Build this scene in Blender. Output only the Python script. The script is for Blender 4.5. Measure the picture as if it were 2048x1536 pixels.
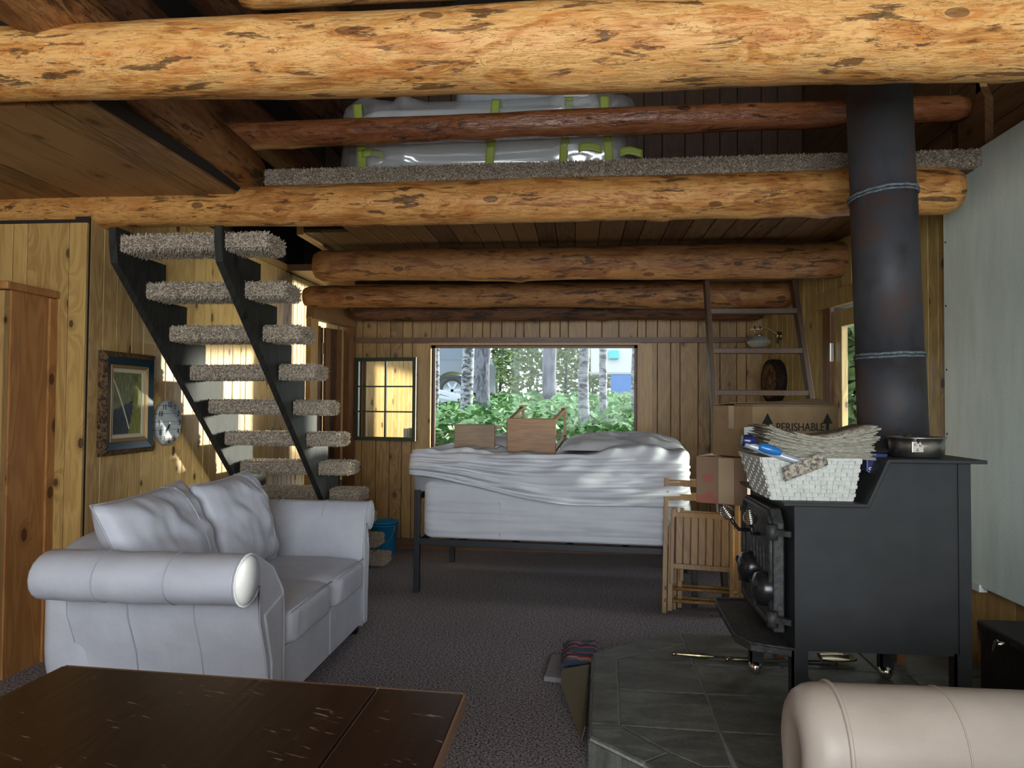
import bpy, math, random
from mathutils import Vector, Matrix, noise
for o in list(bpy.data.objects): bpy.data.objects.remove(o)
S = bpy.context.scene
C = S.collection
PI = math.pi
R = math.radians
rnd = random.Random(7)

# ---------------------------------------------------------------- camera, world, sun, lights, exposure
F, H = 1450.0, 1.4
YAW, PITCH, ROLL = R(5.29), R(1.53), R(0.397)
fwd = Vector((-math.sin(YAW)*math.cos(PITCH), math.cos(YAW)*math.cos(PITCH), math.sin(PITCH)))
rt0 = Vector((math.cos(YAW), math.sin(YAW), 0)); up0 = rt0.cross(fwd)
rt = rt0*math.cos(ROLL) + up0*math.sin(ROLL); up = -rt0*math.sin(ROLL) + up0*math.cos(ROLL)
cam = bpy.data.objects.new('camera', bpy.data.cameras.new('camera')); C.objects.link(cam)
cam.data.sensor_fit = 'HORIZONTAL'; cam.data.sensor_width = 36; cam.data.lens = F/2048*36
cam.data.clip_start = .05; cam.data.clip_end = 300
cam.matrix_world = Matrix(((rt.x, up.x, -fwd.x, 0), (rt.y, up.y, -fwd.y, 0), (rt.z, up.z, -fwd.z, H), (0, 0, 0, 1)))
S.camera = cam
S.view_settings.view_transform = 'Standard'; S.view_settings.look = 'None'
S.view_settings.gamma = 1; S.view_settings.use_curve_mapping = False
S.view_settings.exposure = 0.0
S.cycles.max_bounces = 8; S.cycles.diffuse_bounces = 4; S.cycles.transparent_max_bounces = 16

w = bpy.data.worlds.new('sky'); S.world = w; w.use_nodes = True
nt = w.node_tree; nt.nodes.clear()
bgn = nt.nodes.new('ShaderNodeBackground'); ow = nt.nodes.new('ShaderNodeOutputWorld')
bgn.inputs[0].default_value = (.80, .91, 1, 1); bgn.inputs[1].default_value = 3.5
nt.links.new(bgn.outputs[0], ow.inputs[0])

sl = bpy.data.lights.new('sun', 'SUN'); sl.energy = 11; sl.angle = R(3); sl.color = (1, 1, .84)
so = bpy.data.objects.new('sun', sl); C.objects.link(so)
so.rotation_euler = Vector((1, .85, .085)).to_track_quat('Z', 'Y').to_euler()

def area(name, loc, aim, sx, sy, power, col, spread=180):
    l = bpy.data.lights.new(name, 'AREA'); l.shape = 'RECTANGLE'; l.size = sx; l.size_y = sy
    l.energy = power; l.color = col; l.spread = R(spread)
    o = bpy.data.objects.new(name, l); C.objects.link(o); o.location = loc
    o.rotation_euler = (Vector(loc)-Vector(aim)).to_track_quat('Z', 'Y').to_euler()
    return o
area('assumed_rear_window_light', (0.1, -3.12, 1.8), (0.1, 0, 1.8), 3.3, 2.3, 245, (.90, .95, 1))  # added lamp filling an assumed window behind the camera
area('added_light_outside_door', (4.3, 4.75, .95), (-2.6, 5.7, 1.3), 1.2, .9, 28, (.95, 1, .84), 42)  # lamp added outside the glass door to brighten the wall behind the stairs
def portal(name, loc, aim, sx, sy):
    o = area(name, loc, aim, sx, sy, 0, (1, 1, 1)); o.data.cycles.is_portal = True
portal('portal_back_window', (-.43, 7.02, 1.45), (-.43, 0, 1.45), 1.97, 1.02)
portal('portal_glass_door', (2.02, 5.05, 1.2), (-2, 4.6, 1.2), .75, 1.6)

# ---------------------------------------------------------------- helpers
def ray(px, py):
    return (fwd + rt*((px-1024)/F) - up*((py-768)/F))
def at(px, py, Y=None, X=None, Z=None):
    d = ray(px, py)
    t = Y/d.y if Y is not None else (X/d.x if X is not None else (Z-H)/d.z)
    return Vector((0, 0, H)) + d*t

def link(o, parent=None):
    C.objects.link(o)
    if parent is not None: o.parent = parent
    return o
def tag(o, label=None, cat=None, group=None, kind=None):
    if label: o['label'] = label
    if cat: o['category'] = cat
    if group: o['group'] = group
    if kind: o['kind'] = kind
    return o
def empty(name, loc=(0, 0, 0), rot=(0, 0, 0), **k):
    o = bpy.data.objects.new(name, None); o.location = loc; o.rotation_euler = rot; o.empty_display_size = .1
    link(o); tag(o, **k); return o
def copy_tree(o, parent=None, loc=None, rot=None, **k):
    c = o.copy(); link(c); c.parent = parent
    if loc is not None: c.location = loc
    if rot is not None: c.rotation_euler = rot
    tag(c, **k)
    for ch in [x for x in bpy.data.objects if x.parent is o]: copy_tree(ch, c)
    return c
def worigin(p):
    v = Vector((0, 0, 0))
    while p is not None: v += Vector(p.location); p = p.parent
    return v

class MB:
    def __init__(s): s.v = []; s.f = []; s.sm = []
    def add(s, vs, fs, smooth=False):
        b = len(s.v); s.v += [Vector(v) for v in vs]
        for f in fs: s.f.append([i+b for i in f]); s.sm.append(smooth)
        return s
    def box(s, lo, hi, M=None):
        x0, y0, z0 = lo; x1, y1, z1 = hi
        vs = [Vector(p) for p in ((x0,y0,z0),(x1,y0,z0),(x1,y1,z0),(x0,y1,z0),(x0,y0,z1),(x1,y0,z1),(x1,y1,z1),(x0,y1,z1))]
        if M is not None: vs = [M @ v for v in vs]
        return s.add(vs, [(0,3,2,1),(4,5,6,7),(0,1,5,4),(1,2,6,5),(2,3,7,6),(3,0,4,7)])
    def bar(s, p0, p1, a, b, side=None):          # box-section bar between two points: width a along side, b across
        p0 = Vector(p0); p1 = Vector(p1); d = (p1-p0).normalized()
        sd = Vector(side) if side is not None else (Vector((0,0,1)) if abs(d.z) < .9 else Vector((1,0,0)))
        u = (sd - d*sd.dot(d)).normalized(); v = d.cross(u)
        vs = [p + u*(a/2*i) + v*(b/2*j) for p in (p0, p1) for i, j in ((-1,-1),(1,-1),(1,1),(-1,1))]
        return s.add(vs, [(3,2,1,0),(4,5,6,7),(0,1,5,4),(1,2,6,5),(2,3,7,6),(3,0,4,7)])
    def tube(s, pts, r, n=12, caps=True, closed=False):
        pts = [Vector(p) for p in pts]; k = len(pts)
        rs = r if isinstance(r, (list, tuple)) else [r]*k
        vs = []; u = None
        for i, p in enumerate(pts):
            if closed: d = pts[(i+1) % k]-pts[i-1]
            else: d = pts[min(i+1, k-1)]-pts[max(i-1, 0)]
            d.normalize()
            if u is None: u = d.orthogonal().normalized()
            u = (u-d*u.dot(d)).normalized(); v = d.cross(u)
            vs += [p+(u*math.cos(2*PI*j/n)+v*math.sin(2*PI*j/n))*rs[i] for j in range(n)]
        fs = []
        for i in range(k if closed else k-1):
            a = i*n; b = ((i+1) % k)*n
            fs += [(a+j, a+(j+1) % n, b+(j+1) % n, b+j) for j in range(n)]
        s.add(vs, fs, True)
        if caps and not closed:
            b = len(s.v)-n*k
            s.f.append([b+j for j in range(n)][::-1]); s.sm.append(False)
            s.f.append([b+(k-1)*n+j for j in range(n)]); s.sm.append(False)
        return s
    def cyl(s, p0, p1, r, r1=None, n=20): return s.tube([p0, p1], [r, r if r1 is None else r1], n)
    def lathe(s, prof, c, ax=(0,0,1), n=24, smooth=True):
        c = Vector(c); ax = Vector(ax).normalized(); u = ax.orthogonal().normalized(); v = ax.cross(u)
        vs = []
        for r, h in prof:
            r = max(r, 1e-4)
            vs += [c+ax*h+(u*math.cos(2*PI*j/n)+v*math.sin(2*PI*j/n))*r for j in range(n)]
        fs = [(i*n+j, i*n+(j+1) % n, (i+1)*n+(j+1) % n, (i+1)*n+j) for i in range(len(prof)-1) for j in range(n)]
        return s.add(vs, fs, smooth)
    def prism(s, poly, vec, smooth=False):        # poly: 3D points, extruded by vec
        k = len(poly); vec = Vector(vec); P = [Vector(p) for p in poly]
        s.add(P+[p+vec for p in P], [tuple(range(k))[::-1], tuple(range(k, 2*k))])
        b = len(s.v)-2*k
        for i in range(k):
            s.f.append([b+i, b+(i+1) % k, b+k+(i+1) % k, b+k+i]); s.sm.append(smooth)
        return s
    def grid(s, fn, nu, nv, smooth=True, wrapu=False):
        vs = [fn(i/(nu if wrapu else nu-1), j/(nv-1)) for j in range(nv) for i in range(nu)]
        fs = [(j*nu+i, j*nu+(i+1) % nu, (j+1)*nu+(i+1) % nu, (j+1)*nu+i) for j in range(nv-1) for i in range(nu if wrapu else nu-1)]
        return s.add(vs, fs, smooth)
    def sphere(s, c, r, n=14, sc=(1,1,1)):
        c = Vector(c)
        return s.grid(lambda a, b: c+Vector((r*sc[0]*math.sin(PI*b)*math.cos(2*PI*a), r*sc[1]*math.sin(PI*b)*math.sin(2*PI*a), -r*sc[2]*math.cos(PI*b))), n, n//2+2, True, True)
    def build(s, name, m, parent=None, local=False, bevel=0, subd=0, origin=None, seg=2, M=None):
        off = Vector((0, 0, 0))
        if not local:
            if parent is not None: off = worigin(parent)
            else:
                if origin is None:
                    lo = [min(v[i] for v in s.v) for i in range(3)]; hi = [max(v[i] for v in s.v) for i in range(3)]
                    origin = ((lo[0]+hi[0])/2, (lo[1]+hi[1])/2, lo[2])
                off = Vector(origin)
        me = bpy.data.meshes.new(name)
        me.from_pydata([tuple(v-off) for v in s.v], [], s.f)
        me.polygons.foreach_set('use_smooth', s.sm)
        me.materials.append(m); me.update()
        o = bpy.data.objects.new(name, me); link(o, parent)
        if parent is None and not local: o.location = off
        if bevel:
            b = o.modifiers.new('bevel', 'BEVEL'); b.width = bevel; b.segments = seg; b.limit_method = 'ANGLE'; b.angle_limit = R(40)
        if subd:
            d = o.modifiers.new('subd', 'SUBSURF'); d.levels = subd; d.render_levels = subd
        return o
def nz(x, y=0, z=0): return noise.noise(Vector((x, y, z)))
def smooth01(t): t = max(0, min(1, t)); return t*t*(3-2*t)
def text(name, s, size, M, m, parent, ext=.0006, align='CENTER'):
    cu = bpy.data.curves.new(name, 'FONT'); cu.body = s; cu.size = size; cu.extrude = ext
    cu.align_x = align; cu.align_y = 'CENTER'; cu.resolution_u = 3
    t = bpy.data.objects.new('temp_text', cu); C.objects.link(t)
    bpy.context.view_layer.update()
    me = bpy.data.meshes.new_from_object(t.evaluated_get(bpy.context.evaluated_depsgraph_get()))
    bpy.data.objects.remove(t); bpy.data.curves.remove(cu)
    me.name = name; me.materials.clear(); me.materials.append(m)
    o = bpy.data.objects.new(name, me); link(o, parent)
    M = M.copy(); M.translation = M.translation - worigin(parent); o.matrix_local = M
    return o
def frame_matrix(origin, xdir, ydir):
    x = Vector(xdir).normalized(); y = Vector(ydir).normalized(); z = x.cross(y)
    M = Matrix((x, y, z)).transposed().to_4x4(); M.translation = Vector(origin); return M

# ---------------------------------------------------------------- materials
def new_mat(name, col=(.5,.5,.5), rough=.5, metal=0, spec=.5):
    m = bpy.data.materials.new(name); m.use_nodes = True
    b = m.node_tree.nodes['Principled BSDF']
    b.inputs['Base Color'].default_value = (*col, 1); b.inputs['Roughness'].default_value = rough
    b.inputs['Metallic'].default_value = metal; b.inputs['Specular IOR Level'].default_value = spec
    return m
class G:
    def __init__(s, m): s.m = m; s.t = m.node_tree; s.b = s.t.nodes['Principled BSDF']
    def n(s, ty, **kw):
        x = s.t.nodes.new('ShaderNode'+ty)
        for k, v in kw.items():
            if k.startswith('i_'):
                key = k[2:]; x.inputs[int(key) if key.isdigit() else key].default_value = v
            else: setattr(x, k, v)
        return x
    def l(s, a, b): s.t.links.new(a, b); return s
    def math(s, op, a, b=None, c=None):
        x = s.n('Math', operation=op)
        for i, q in enumerate((a, b, c)):
            if q is None: continue
            if isinstance(q, (int, float)): x.inputs[i].default_value = q
            else: s.l(q, x.inputs[i])
        return x.outputs[0]
    def comb(s, a, b, c):
        x = s.n('CombineXYZ')
        for i, q in enumerate((a, b, c)):
            if isinstance(q, (int, float)): x.inputs[i].default_value = q
            else: s.l(q, x.inputs[i])
        return x.outputs[0]
    def noise(s, vec, scale=1, detail=4, rough=.55, dist=0, dims='3D'):
        x = s.n('TexNoise', i_Scale=scale, i_Detail=detail, i_Roughness=rough, i_Distortion=dist); x.noise_dimensions = dims
        s.l(vec, x.inputs['Vector']); return x.outputs['Fac']
    def ramp(s, fac, stops, interp='LINEAR'):
        x = s.n('ValToRGB'); e = x.color_ramp.elements; x.color_ramp.interpolation = interp
        while len(e) < len(stops): e.new(.5)
        for q, (p, c) in zip(e, stops):
            q.position = p; q.color = (*c, 1) if not isinstance(c, (int, float)) else (c, c, c, 1)
        s.l(fac, x.inputs[0]); return x.outputs[0]
    def mix(s, fac, a, b, mode='MIX'):
        x = s.n('MixRGB', blend_type=mode)
        for i, q in enumerate((fac, a, b)):
            if isinstance(q, (int, float)): x.inputs[i].default_value = q
            elif isinstance(q, tuple): x.inputs[i].default_value = (*q, 1)
            else: s.l(q, x.inputs[i])
        return x.outputs[0]
    def bump(s, h, strength=.3, dist=.01):
        x = s.n('Bump', i_Strength=strength, i_Distance=dist); s.l(h, x.inputs['Height']); s.l(x.outputs[0], s.b.inputs['Normal'])
    def pos(s):
        g = s.n('NewGeometry'); x = s.n('SeparateXYZ'); s.l(g.outputs['Position'], x.inputs[0]); return g.outputs['Position'], x.outputs
    def rand(s): return s.n('ObjectInfo').outputs['Random']
    def obj(s):
        t = s.n('TexCoord').outputs['Object']; x = s.n('SeparateXYZ'); s.l(t, x.inputs[0]); return t, x.outputs
    def col(s, c): s.l(c, s.b.inputs['Base Color'])

def pine(name, light, dark, knot=(.06,.02,.008), axis='Z', rough=.42, knots=.45, grain=1.0, vary=.35, spec=.4):
    m = new_mat(name, light, rough, 0, spec); g = G(m)
    _, p = g.pos(); rn = g.rand(); off = g.math('MULTIPLY', rn, 37.3)
    ga, ca = {'Z': (p[2], g.math('ADD', p[0], p[1])), 'Y': (p[1], g.math('ADD', p[0], p[2])), 'X': (p[0], g.math('ADD', p[1], p[2]))}[axis]
    ga2 = g.math('ADD', ga, off); ca2 = g.math('ADD', ca, off)
    kv = g.comb(g.math('MULTIPLY', ga2, 3.1), g.math('MULTIPLY', ca2, 5.2), 0.0)
    vo = g.n('TexVoronoi', voronoi_dimensions='2D', i_Scale=1.0, i_Randomness=.9); g.l(kv, vo.inputs['Vector'])
    d = vo.outputs['Distance']; sx = g.n('SeparateXYZ'); g.l(vo.outputs['Color'], sx.inputs[0])
    keep = g.math('LESS_THAN', sx.outputs[0], knots)
    ksz = g.math('MULTIPLY_ADD', sx.outputs[1], .06, .05)
    near = g.math('MULTIPLY', keep, g.math('POWER', 2.718, g.math('MULTIPLY', d, -7.0)))
    gv = g.comb(g.math('MULTIPLY', ga2, 1.0), g.math('ADD', g.math('MULTIPLY', ca2, 9.0), g.math('MULTIPLY', near, 2.2)), g.math('MULTIPLY', off, 3.0))
    n1 = g.noise(gv, 1.4*grain, 3, .5, .4)
    wv = g.math('SINE', g.math('MULTIPLY', n1, 46.0))
    rings = g.math('MULTIPLY_ADD', wv, .5, .5)
    fine = g.noise(g.comb(g.math('MULTIPLY', ga2, 4.0), g.math('MULTIPLY', ca2, 160.0), off), 1, 2, .6)
    f = g.math('ADD', g.math('MULTIPLY', rings, .38), g.math('ADD', g.math('MULTIPLY', fine, .42), g.math('MULTIPLY', g.math('SUBTRACT', rn, .5), vary)))
    c = g.ramp(f, [(.12, light), (.42, tuple(a*.65+b*.35 for a, b in zip(light, dark))), (.85, dark)])
    halo = g.ramp(g.math('MULTIPLY', keep, g.math('SUBTRACT', 1.0, g.math('DIVIDE', d, g.math('MULTIPLY', ksz, 2.6)))), [(.0, 0.0), (.8, 1.0)])
    c = g.mix(g.math('MULTIPLY', halo, .55), c, tuple(x*.45 for x in dark))
    core = g.math('MULTIPLY', keep, g.math('LESS_THAN', d, ksz))
    c = g.mix(g.math('MULTIPLY', core, .85), c, knot)
    g.col(c); g.bump(f, .12, .004)
    return m

def log_mat(name, light, mid, dark, bark=.55, rough=.5, spec=.4):
    m = new_mat(name, mid, rough, 0, spec); g = G(m)
    t, p = g.obj(); off = g.math('MULTIPLY', g.rand(), 50.0)
    x = g.math('ADD', p[0], off)
    def sv(a, b): return g.comb(g.math('MULTIPLY', x, a), g.math('MULTIPLY', p[1], b), g.math('MULTIPLY', p[2], b))
    vo = g.n('TexVoronoi', i_Scale=1.0, i_Randomness=1.0); g.l(sv(3.2, 7.0), vo.inputs['Vector']); d = vo.outputs['Distance']
    sx = g.n('SeparateXYZ'); g.l(vo.outputs['Color'], sx.inputs[0]); keep = g.math('LESS_THAN', sx.outputs[0], .6)
    warp = g.math('MULTIPLY', keep, g.math('POWER', 2.718, g.math('MULTIPLY', d, -6.0)))
    n1 = g.noise(sv(2.2, 7), 1, 5, .6, .6); n2 = g.noise(sv(7, 55), 1, 4, .65, .3)
    rings = g.math('SINE', g.math('ADD', g.math('MULTIPLY', n1, 40.0), g.math('MULTIPLY', warp, 14.0)))
    f = g.math('ADD', g.math('MULTIPLY', n1, .55), g.math('ADD', g.math('MULTIPLY', n2, .40), g.math('MULTIPLY', rings, .045)))
    c = g.ramp(f, [(.30, dark), (.41, mid), (.52, light), (.68, mid)])
    red = g.ramp(g.noise(sv(3, 9), 1.7, 3, .5), [(.5, 0.0), (.7, 1.0)])
    c = g.mix(g.math('MULTIPLY', red, .45), c, tuple(a*b for a, b in zip(mid, (.95, .62, .42))))
    b1 = g.noise(sv(3.0, 16), 1.3, 6, .68, .5)
    bk = g.ramp(b1, [(bark, 0.0), (bark+.035, 1.0)])
    br = g.ramp(g.noise(sv(14, 60), 1, 3, .6), [(.38, (.02, .016, .012)), (.62, tuple(q*.55 for q in dark))])
    c = g.mix(g.math('MULTIPLY', bk, .82), c, br)
    b2 = g.ramp(g.noise(sv(11, 42), 1.2, 4, .65, .4), [(.62, 0.0), (.66, 1.0)]); c = g.mix(g.math('MULTIPLY', b2, .6), c, tuple(q*.5 for q in dark))
    crk = g.ramp(g.math('ABSOLUTE', g.math('SUBTRACT', g.noise(sv(5, 34), 1, 5, .7, 1.2), .5)), [(0.0, 1.0), (.012, 0.0)])
    c = g.mix(g.math('MULTIPLY', crk, .55), c, tuple(q*.3 for q in dark))
    core = g.math('MULTIPLY', keep, g.math('LESS_THAN', d, .13))
    c = g.mix(g.math('MULTIPLY', core, .7), c, tuple(q*.4 for q in dark))
    g.col(c); g.bump(g.math('SUBTRACT', g.math('ADD', f, g.math('MULTIPLY', g.math('ADD', n2, warp), .5)), g.math('MULTIPLY', g.math('ADD', bk, crk), .25)), .55, .012)
    return m

M = {}
M['pine_yellow'] = pine('knotty_pine_yellow', (.50, .32, .105), (.30, .165, .048))
M['pine_left'] = pine('knotty_pine_honey', (.56, .37, .15), (.32, .185, .068))
M['pine_brown'] = pine('knotty_pine_brown', (.32, .19, .066), (.15, .08, .027), knots=.35)
M['pine_right'] = pine('knotty_pine_olive', (.40, .29, .11), (.22, .145, .05), knots=.3)
M['pine_orange'] = pine('pine_orange_cabinet', (.42, .20, .065), (.245, .10, .030), knots=.30, grain=.6)
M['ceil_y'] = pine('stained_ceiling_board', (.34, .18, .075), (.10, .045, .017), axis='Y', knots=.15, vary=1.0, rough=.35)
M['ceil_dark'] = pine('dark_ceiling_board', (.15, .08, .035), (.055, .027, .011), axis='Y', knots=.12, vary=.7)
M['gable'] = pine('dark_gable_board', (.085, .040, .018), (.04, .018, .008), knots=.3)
M['trim_x'] = pine('brown_trim_x', (.15, .07, .030), (.08, .036, .016), axis='X', knots=.1)
M['trim_y'] = pine('brown_trim_y', (.20, .105, .042), (.11, .052, .02), axis='Y', knots=.15)
M['trim_z'] = pine('brown_trim_z', (.19, .085, .034), (.09, .04, .016), axis='Z', knots=.15)
M['trim_light'] = pine('light_trim_z', (.42, .26, .10), (.28, .15, .05), axis='Z', knots=.25)
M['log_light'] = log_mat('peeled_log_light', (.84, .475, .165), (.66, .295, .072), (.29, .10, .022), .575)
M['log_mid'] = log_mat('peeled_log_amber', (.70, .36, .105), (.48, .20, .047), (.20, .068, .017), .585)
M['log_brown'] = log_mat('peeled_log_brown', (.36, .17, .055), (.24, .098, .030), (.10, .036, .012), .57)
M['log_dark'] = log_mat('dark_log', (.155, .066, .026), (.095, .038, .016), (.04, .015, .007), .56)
M['log_red'] = log_mat('varnished_red_log', (.40, .15, .055), (.25, .085, .028), (.09, .028, .011), .62, .22, .7)

def solid_noise(name, a, b, scale, rough=.9, bump=.5, bd=.01, detail=3, spec=.2, lo=.35, hi=.65):
    m = new_mat(name, a, rough, 0, spec); g = G(m); p, _ = g.pos()
    n = g.noise(p, scale, detail, .6); g.col(g.ramp(n, [(lo, a), (hi, b)]))
    if bump: g.bump(n, bump, bd)
    return m
def carpet_mat(name, a, b, sc=150):
    m = new_mat(name, a, .95, 0, .1); g = G(m); p, _ = g.pos()
    n = g.noise(p, sc, 2, .7); n2 = g.noise(p, 1.1, 3, .5)
    c = g.ramp(n, [(.36, a), (.62, b)]); c = g.mix(g.math('MULTIPLY', n2, .3), c, tuple(q*.6 for q in a), 'MIX')
    g.col(c); g.bump(g.math('ADD', n, g.math('MULTIPLY', g.noise(p, 420, 1, .5), .5)), .9, .012)
    return m
M['carpet'] = carpet_mat('floor_carpet_pile', (.036, .030, .032), (.54, .485, .50), 100)
M['tread'] = carpet_mat('stair_carpet_pile', (.26, .195, .14), (1.0, .87, .69), 150)
M['stringer'] = pine('black_stained_board', (.034, .034, .030), (.010, .010, .010), (.01,.01,.01), 'Z', .62, .25, 1.2, .1, .2)
M['leather'] = new_mat('pale_grey_leather', (.56, .56, .585), .44, 0, .4)
g = G(M['leather']); p, _ = g.pos(); n1 = g.noise(p, 5, 4, .6); n2 = g.noise(p, 190, 2, .6)
g.col(g.ramp(n1, [(.3, (.49, .505, .57)), (.7, (.58, .60, .67))])); g.bump(g.math('ADD', g.math('MULTIPLY', n2, .06), g.math('MULTIPLY', n1, .9)), .35, .02)
M['leather_beige'] = new_mat('beige_leather', (.50, .42, .35), .42, 0, .45)
g = G(M['leather_beige']); p, _ = g.pos(); n1 = g.noise(p, 6, 4, .6); n2 = g.noise(p, 200, 2, .6)
g.col(g.ramp(n1, [(.3, (.46, .385, .32)), (.7, (.54, .455, .385))])); g.bump(g.math('ADD', g.math('MULTIPLY', n2, .1), n1), .2, .015)
M['seam'] = new_mat('leather_seam', (.46, .47, .52), .5)
M['sheet'] = solid_noise('white_sheet', (.54, .555, .60), (.60, .615, .655), 3, .75, .12, .02)
M['sheet_grey'] = solid_noise('grey_sheet', (.44, .45, .47), (.54, .55, .57), 5, .55, .3, .03)
M['black_metal'] = new_mat('black_powder_metal', (.012, .014, .018), .45, 0, .5)
M['stove'] = solid_noise('black_stove_steel', (.013, .015, .017), (.020, .022, .024), 9, .58, .1, .002, spec=.45)
g = G(M['stove']); p, _ = g.pos()
M['cast_iron'] = solid_noise('black_cast_iron', (.016, .017, .016), (.050, .050, .046), 45, .55, .6, .004, spec=.5)
M['pipe'] = new_mat('stove_pipe_steel', (.05, .05, .055), .6, 0, .35)
g = G(M['pipe']); p, px_ = g.pos()
n1 = g.noise(g.comb(px_[0], px_[1], g.math('MULTIPLY', px_[2], .8)), 4.5, 5, .65)
g.col(g.ramp(n1, [(.34, (.030, .027, .027)), (.5, (.042, .044, .050)), (.62, (.058, .038, .032)), (.72, (.050, .053, .060))]))
g.l(g.ramp(n1, [(.3, .5), (.7, .7)]), g.b.inputs['Roughness'])
M['pipe_seal'] = solid_noise('furnace_cement', (.07, .085, .095), (.17, .20, .215), 60, .8, .8, .006)
M['chrome'] = new_mat('chrome', (.75, .73, .68), .18, 1)
M['alu'] = new_mat('brushed_aluminium', (.52, .50, .46), .32, 1)
M['brass'] = new_mat('dark_brass', (.35, .29, .18), .3, 1)
M['black_plastic'] = new_mat('black_plastic', (.010, .010, .012), .28, 0, .6)
M['slate'] = new_mat('slate_tile', (.08, .085, .075), .48, 0, .4)
g = G(M['slate']); p, px_ = g.pos(); rn = g.rand()
n1 = g.noise(g.comb(g.math('MULTIPLY', px_[0], 3), g.math('MULTIPLY', px_[1], 7), g.math('MULTIPLY', rn, 20)), 1.6, 7, .65, .6)
n2 = g.noise(p, 26, 5, .7, .8)
c = g.ramp(g.math('ADD', g.math('MULTIPLY', n1, .7), g.math('MULTIPLY', n2, .3)), [(.33, (.045, .048, .042)), (.5, (.125, .132, .114)), (.68, (.22, .228, .20))])
g.col(g.mix(g.math('MULTIPLY', rn, .25), c, (.05, .045, .04))); g.bump(g.math('ADD', n1, g.math('MULTIPLY', n2, .5)), .5, .012)
M['grout'] = solid_noise('pale_grout', (.24, .25, .235), (.33, .34, .32), 60, .9, .4, .003)
M['shield'] = new_mat('pale_green_board', (.45, .55, .49), .42, 0, .4)
g = G(M['shield']); p, px_ = g.pos()
n1 = g.noise(g.comb(px_[0], g.math('MULTIPLY', px_[1], 6), g.math('MULTIPLY', px_[2], 1.1)), 1.7, 5, .6); n2 = g.noise(p, 70, 3, .6)
g.col(g.ramp(g.math('ADD', g.math('MULTIPLY', n1, .7), g.math('MULTIPLY', n2, .3)), [(.35, (.62, .73, .66)), (.6, (.76, .87, .79))])); g.bump(n2, .15, .003)
M['table'] = pine('dark_mahogany_top', (.030, .010, .006), (.011, .004, .003), (.012,.005,.004), 'Y', .30, .05, .6, .1, .5)
g = G(M['table']); p, px_ = g.pos()
sc = g.noise(g.comb(g.math('MULTIPLY', g.math('ADD', px_[0], g.math('MULTIPLY', px_[1], -.5)), 9), g.math('MULTIPLY', g.math('ADD', px_[1], g.math('MULTIPLY', px_[0], .35)), 70), 3.0), 1, 5, .7, .3)
msk = g.noise(p, 7, 3, .6)
fac = g.math('MULTIPLY', g.ramp(sc, [(.61, 0.0), (.65, 1.0)]), g.ramp(msk, [(.48, 0.0), (.58, 1.0)]))
old = g.b.inputs['Base Color'].links[0].from_socket
g.col(g.mix(g.math('MULTIPLY', fac, .9), old, (.36, .25, .18)))
M['table_edge'] = new_mat('worn_table_edge', (.20, .11, .065), .4)
M['cardboard'] = solid_noise('cardboard', (.235, .155, .082), (.275, .185, .10), 12, .85, .1, .003)
M['cardboard2'] = new_mat('printed_cardboard', (.24, .14, .085), .8)
g = G(M['cardboard2']); t, _ = g.obj(); n1 = g.noise(t, 9, 1, .3)
g.col(g.ramp(n1, [(.54, (.25, .155, .095)), (.58, (.34, .115, .075))]))
M['cardboard_in'] = new_mat('cardboard_inside', (.16, .10, .055), .9)
M['ink'] = new_mat('black_ink', (.008, .008, .008), .6)
M['white_ink'] = new_mat('white_ink', (.7, .7, .7), .6)
M['tape'] = new_mat('clear_tape', (.36, .28, .19), .15, 0, .7)
M['basket'] = solid_noise('white_wicker', (.56, .57, .52), (.68, .69, .64), 40, .6, .2, .002)
M['paper'] = new_mat('newsprint', (.36, .34, .28), .85)
g = G(M['paper']); p, px_ = g.pos(); rn = g.rand()
n1 = g.noise(g.comb(g.math('MULTIPLY', px_[0], 40), g.math('MULTIPLY', px_[1], 25), g.math('MULTIPLY', px_[2], 700)), 1, 3, .7)
g.col(g.mix(g.math('MULTIPLY', rn, .35), g.ramp(n1, [(.40, (.07, .065, .055)), (.5, (.36, .34, .27)), (.7, (.48, .46, .38))]), (.30, .27, .21)))
M['paper_print'] = new_mat('printed_newsprint', (.4, .36, .28), .8)
g = G(M['paper_print']); p, px_ = g.pos(); n1 = g.noise(p, 55, 3, .7)
g.col(g.ramp(n1, [(.42, (.10, .09, .075)), (.5, (.36, .32, .25)), (.62, (.48, .43, .34))]))
M['blue_bag'] = new_mat('glossy_blue_plastic', (.015, .17, .52), .25, 0, .6)
M['navy_bag'] = new_mat('navy_plastic', (.012, .018, .10), .25, 0, .6)
M['silver_bag'] = new_mat('silver_plastic', (.42, .46, .52), .3, .2, .6)
M['chair_wood'] = pine('oak_folding_chair', (.31, .17, .052), (.18, .092, .027), axis='Z', knots=0)
M['ladder_wood'] = pine('ladder_wood', (.055, .027, .012), (.03, .013, .006), axis='Z', knots=.05)
M['stool_wood'] = pine('stool_wood', (.34, .165, .05), (.20, .095, .028), axis='X', knots=0)
M['stool_wood2'] = pine('stool_wood_grey', (.28, .18, .095), (.17, .105, .055), axis='X', knots=.1)
M['bucket'] = new_mat('blue_bucket_plastic', (.008, .20, .42), .35, 0, .5)
M['teal'] = new_mat('teal_paint', (.004, .026, .040), .35, 0, .5)
M['gold'] = new_mat('antique_gold', (.33, .20, .085), .42, .5)
M['dark_gold'] = solid_noise('carved_dark_gold', (.02, .012, .009), (.17, .10, .045), 55, .45, .8, .008)
M['liner'] = new_mat('linen_liner', (.46, .41, .30), .9)
M['mirror'] = new_mat('mirror_glass', (.80, .82, .78), .02, 1)
M['green_frame'] = new_mat('dark_green_frame', (.008, .026, .016), .4, 0, .5)
M['glass'] = new_mat('window_glass', (1, 1, 1), .03)
gm = M['glass'].node_tree; gm.nodes.clear()
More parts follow.
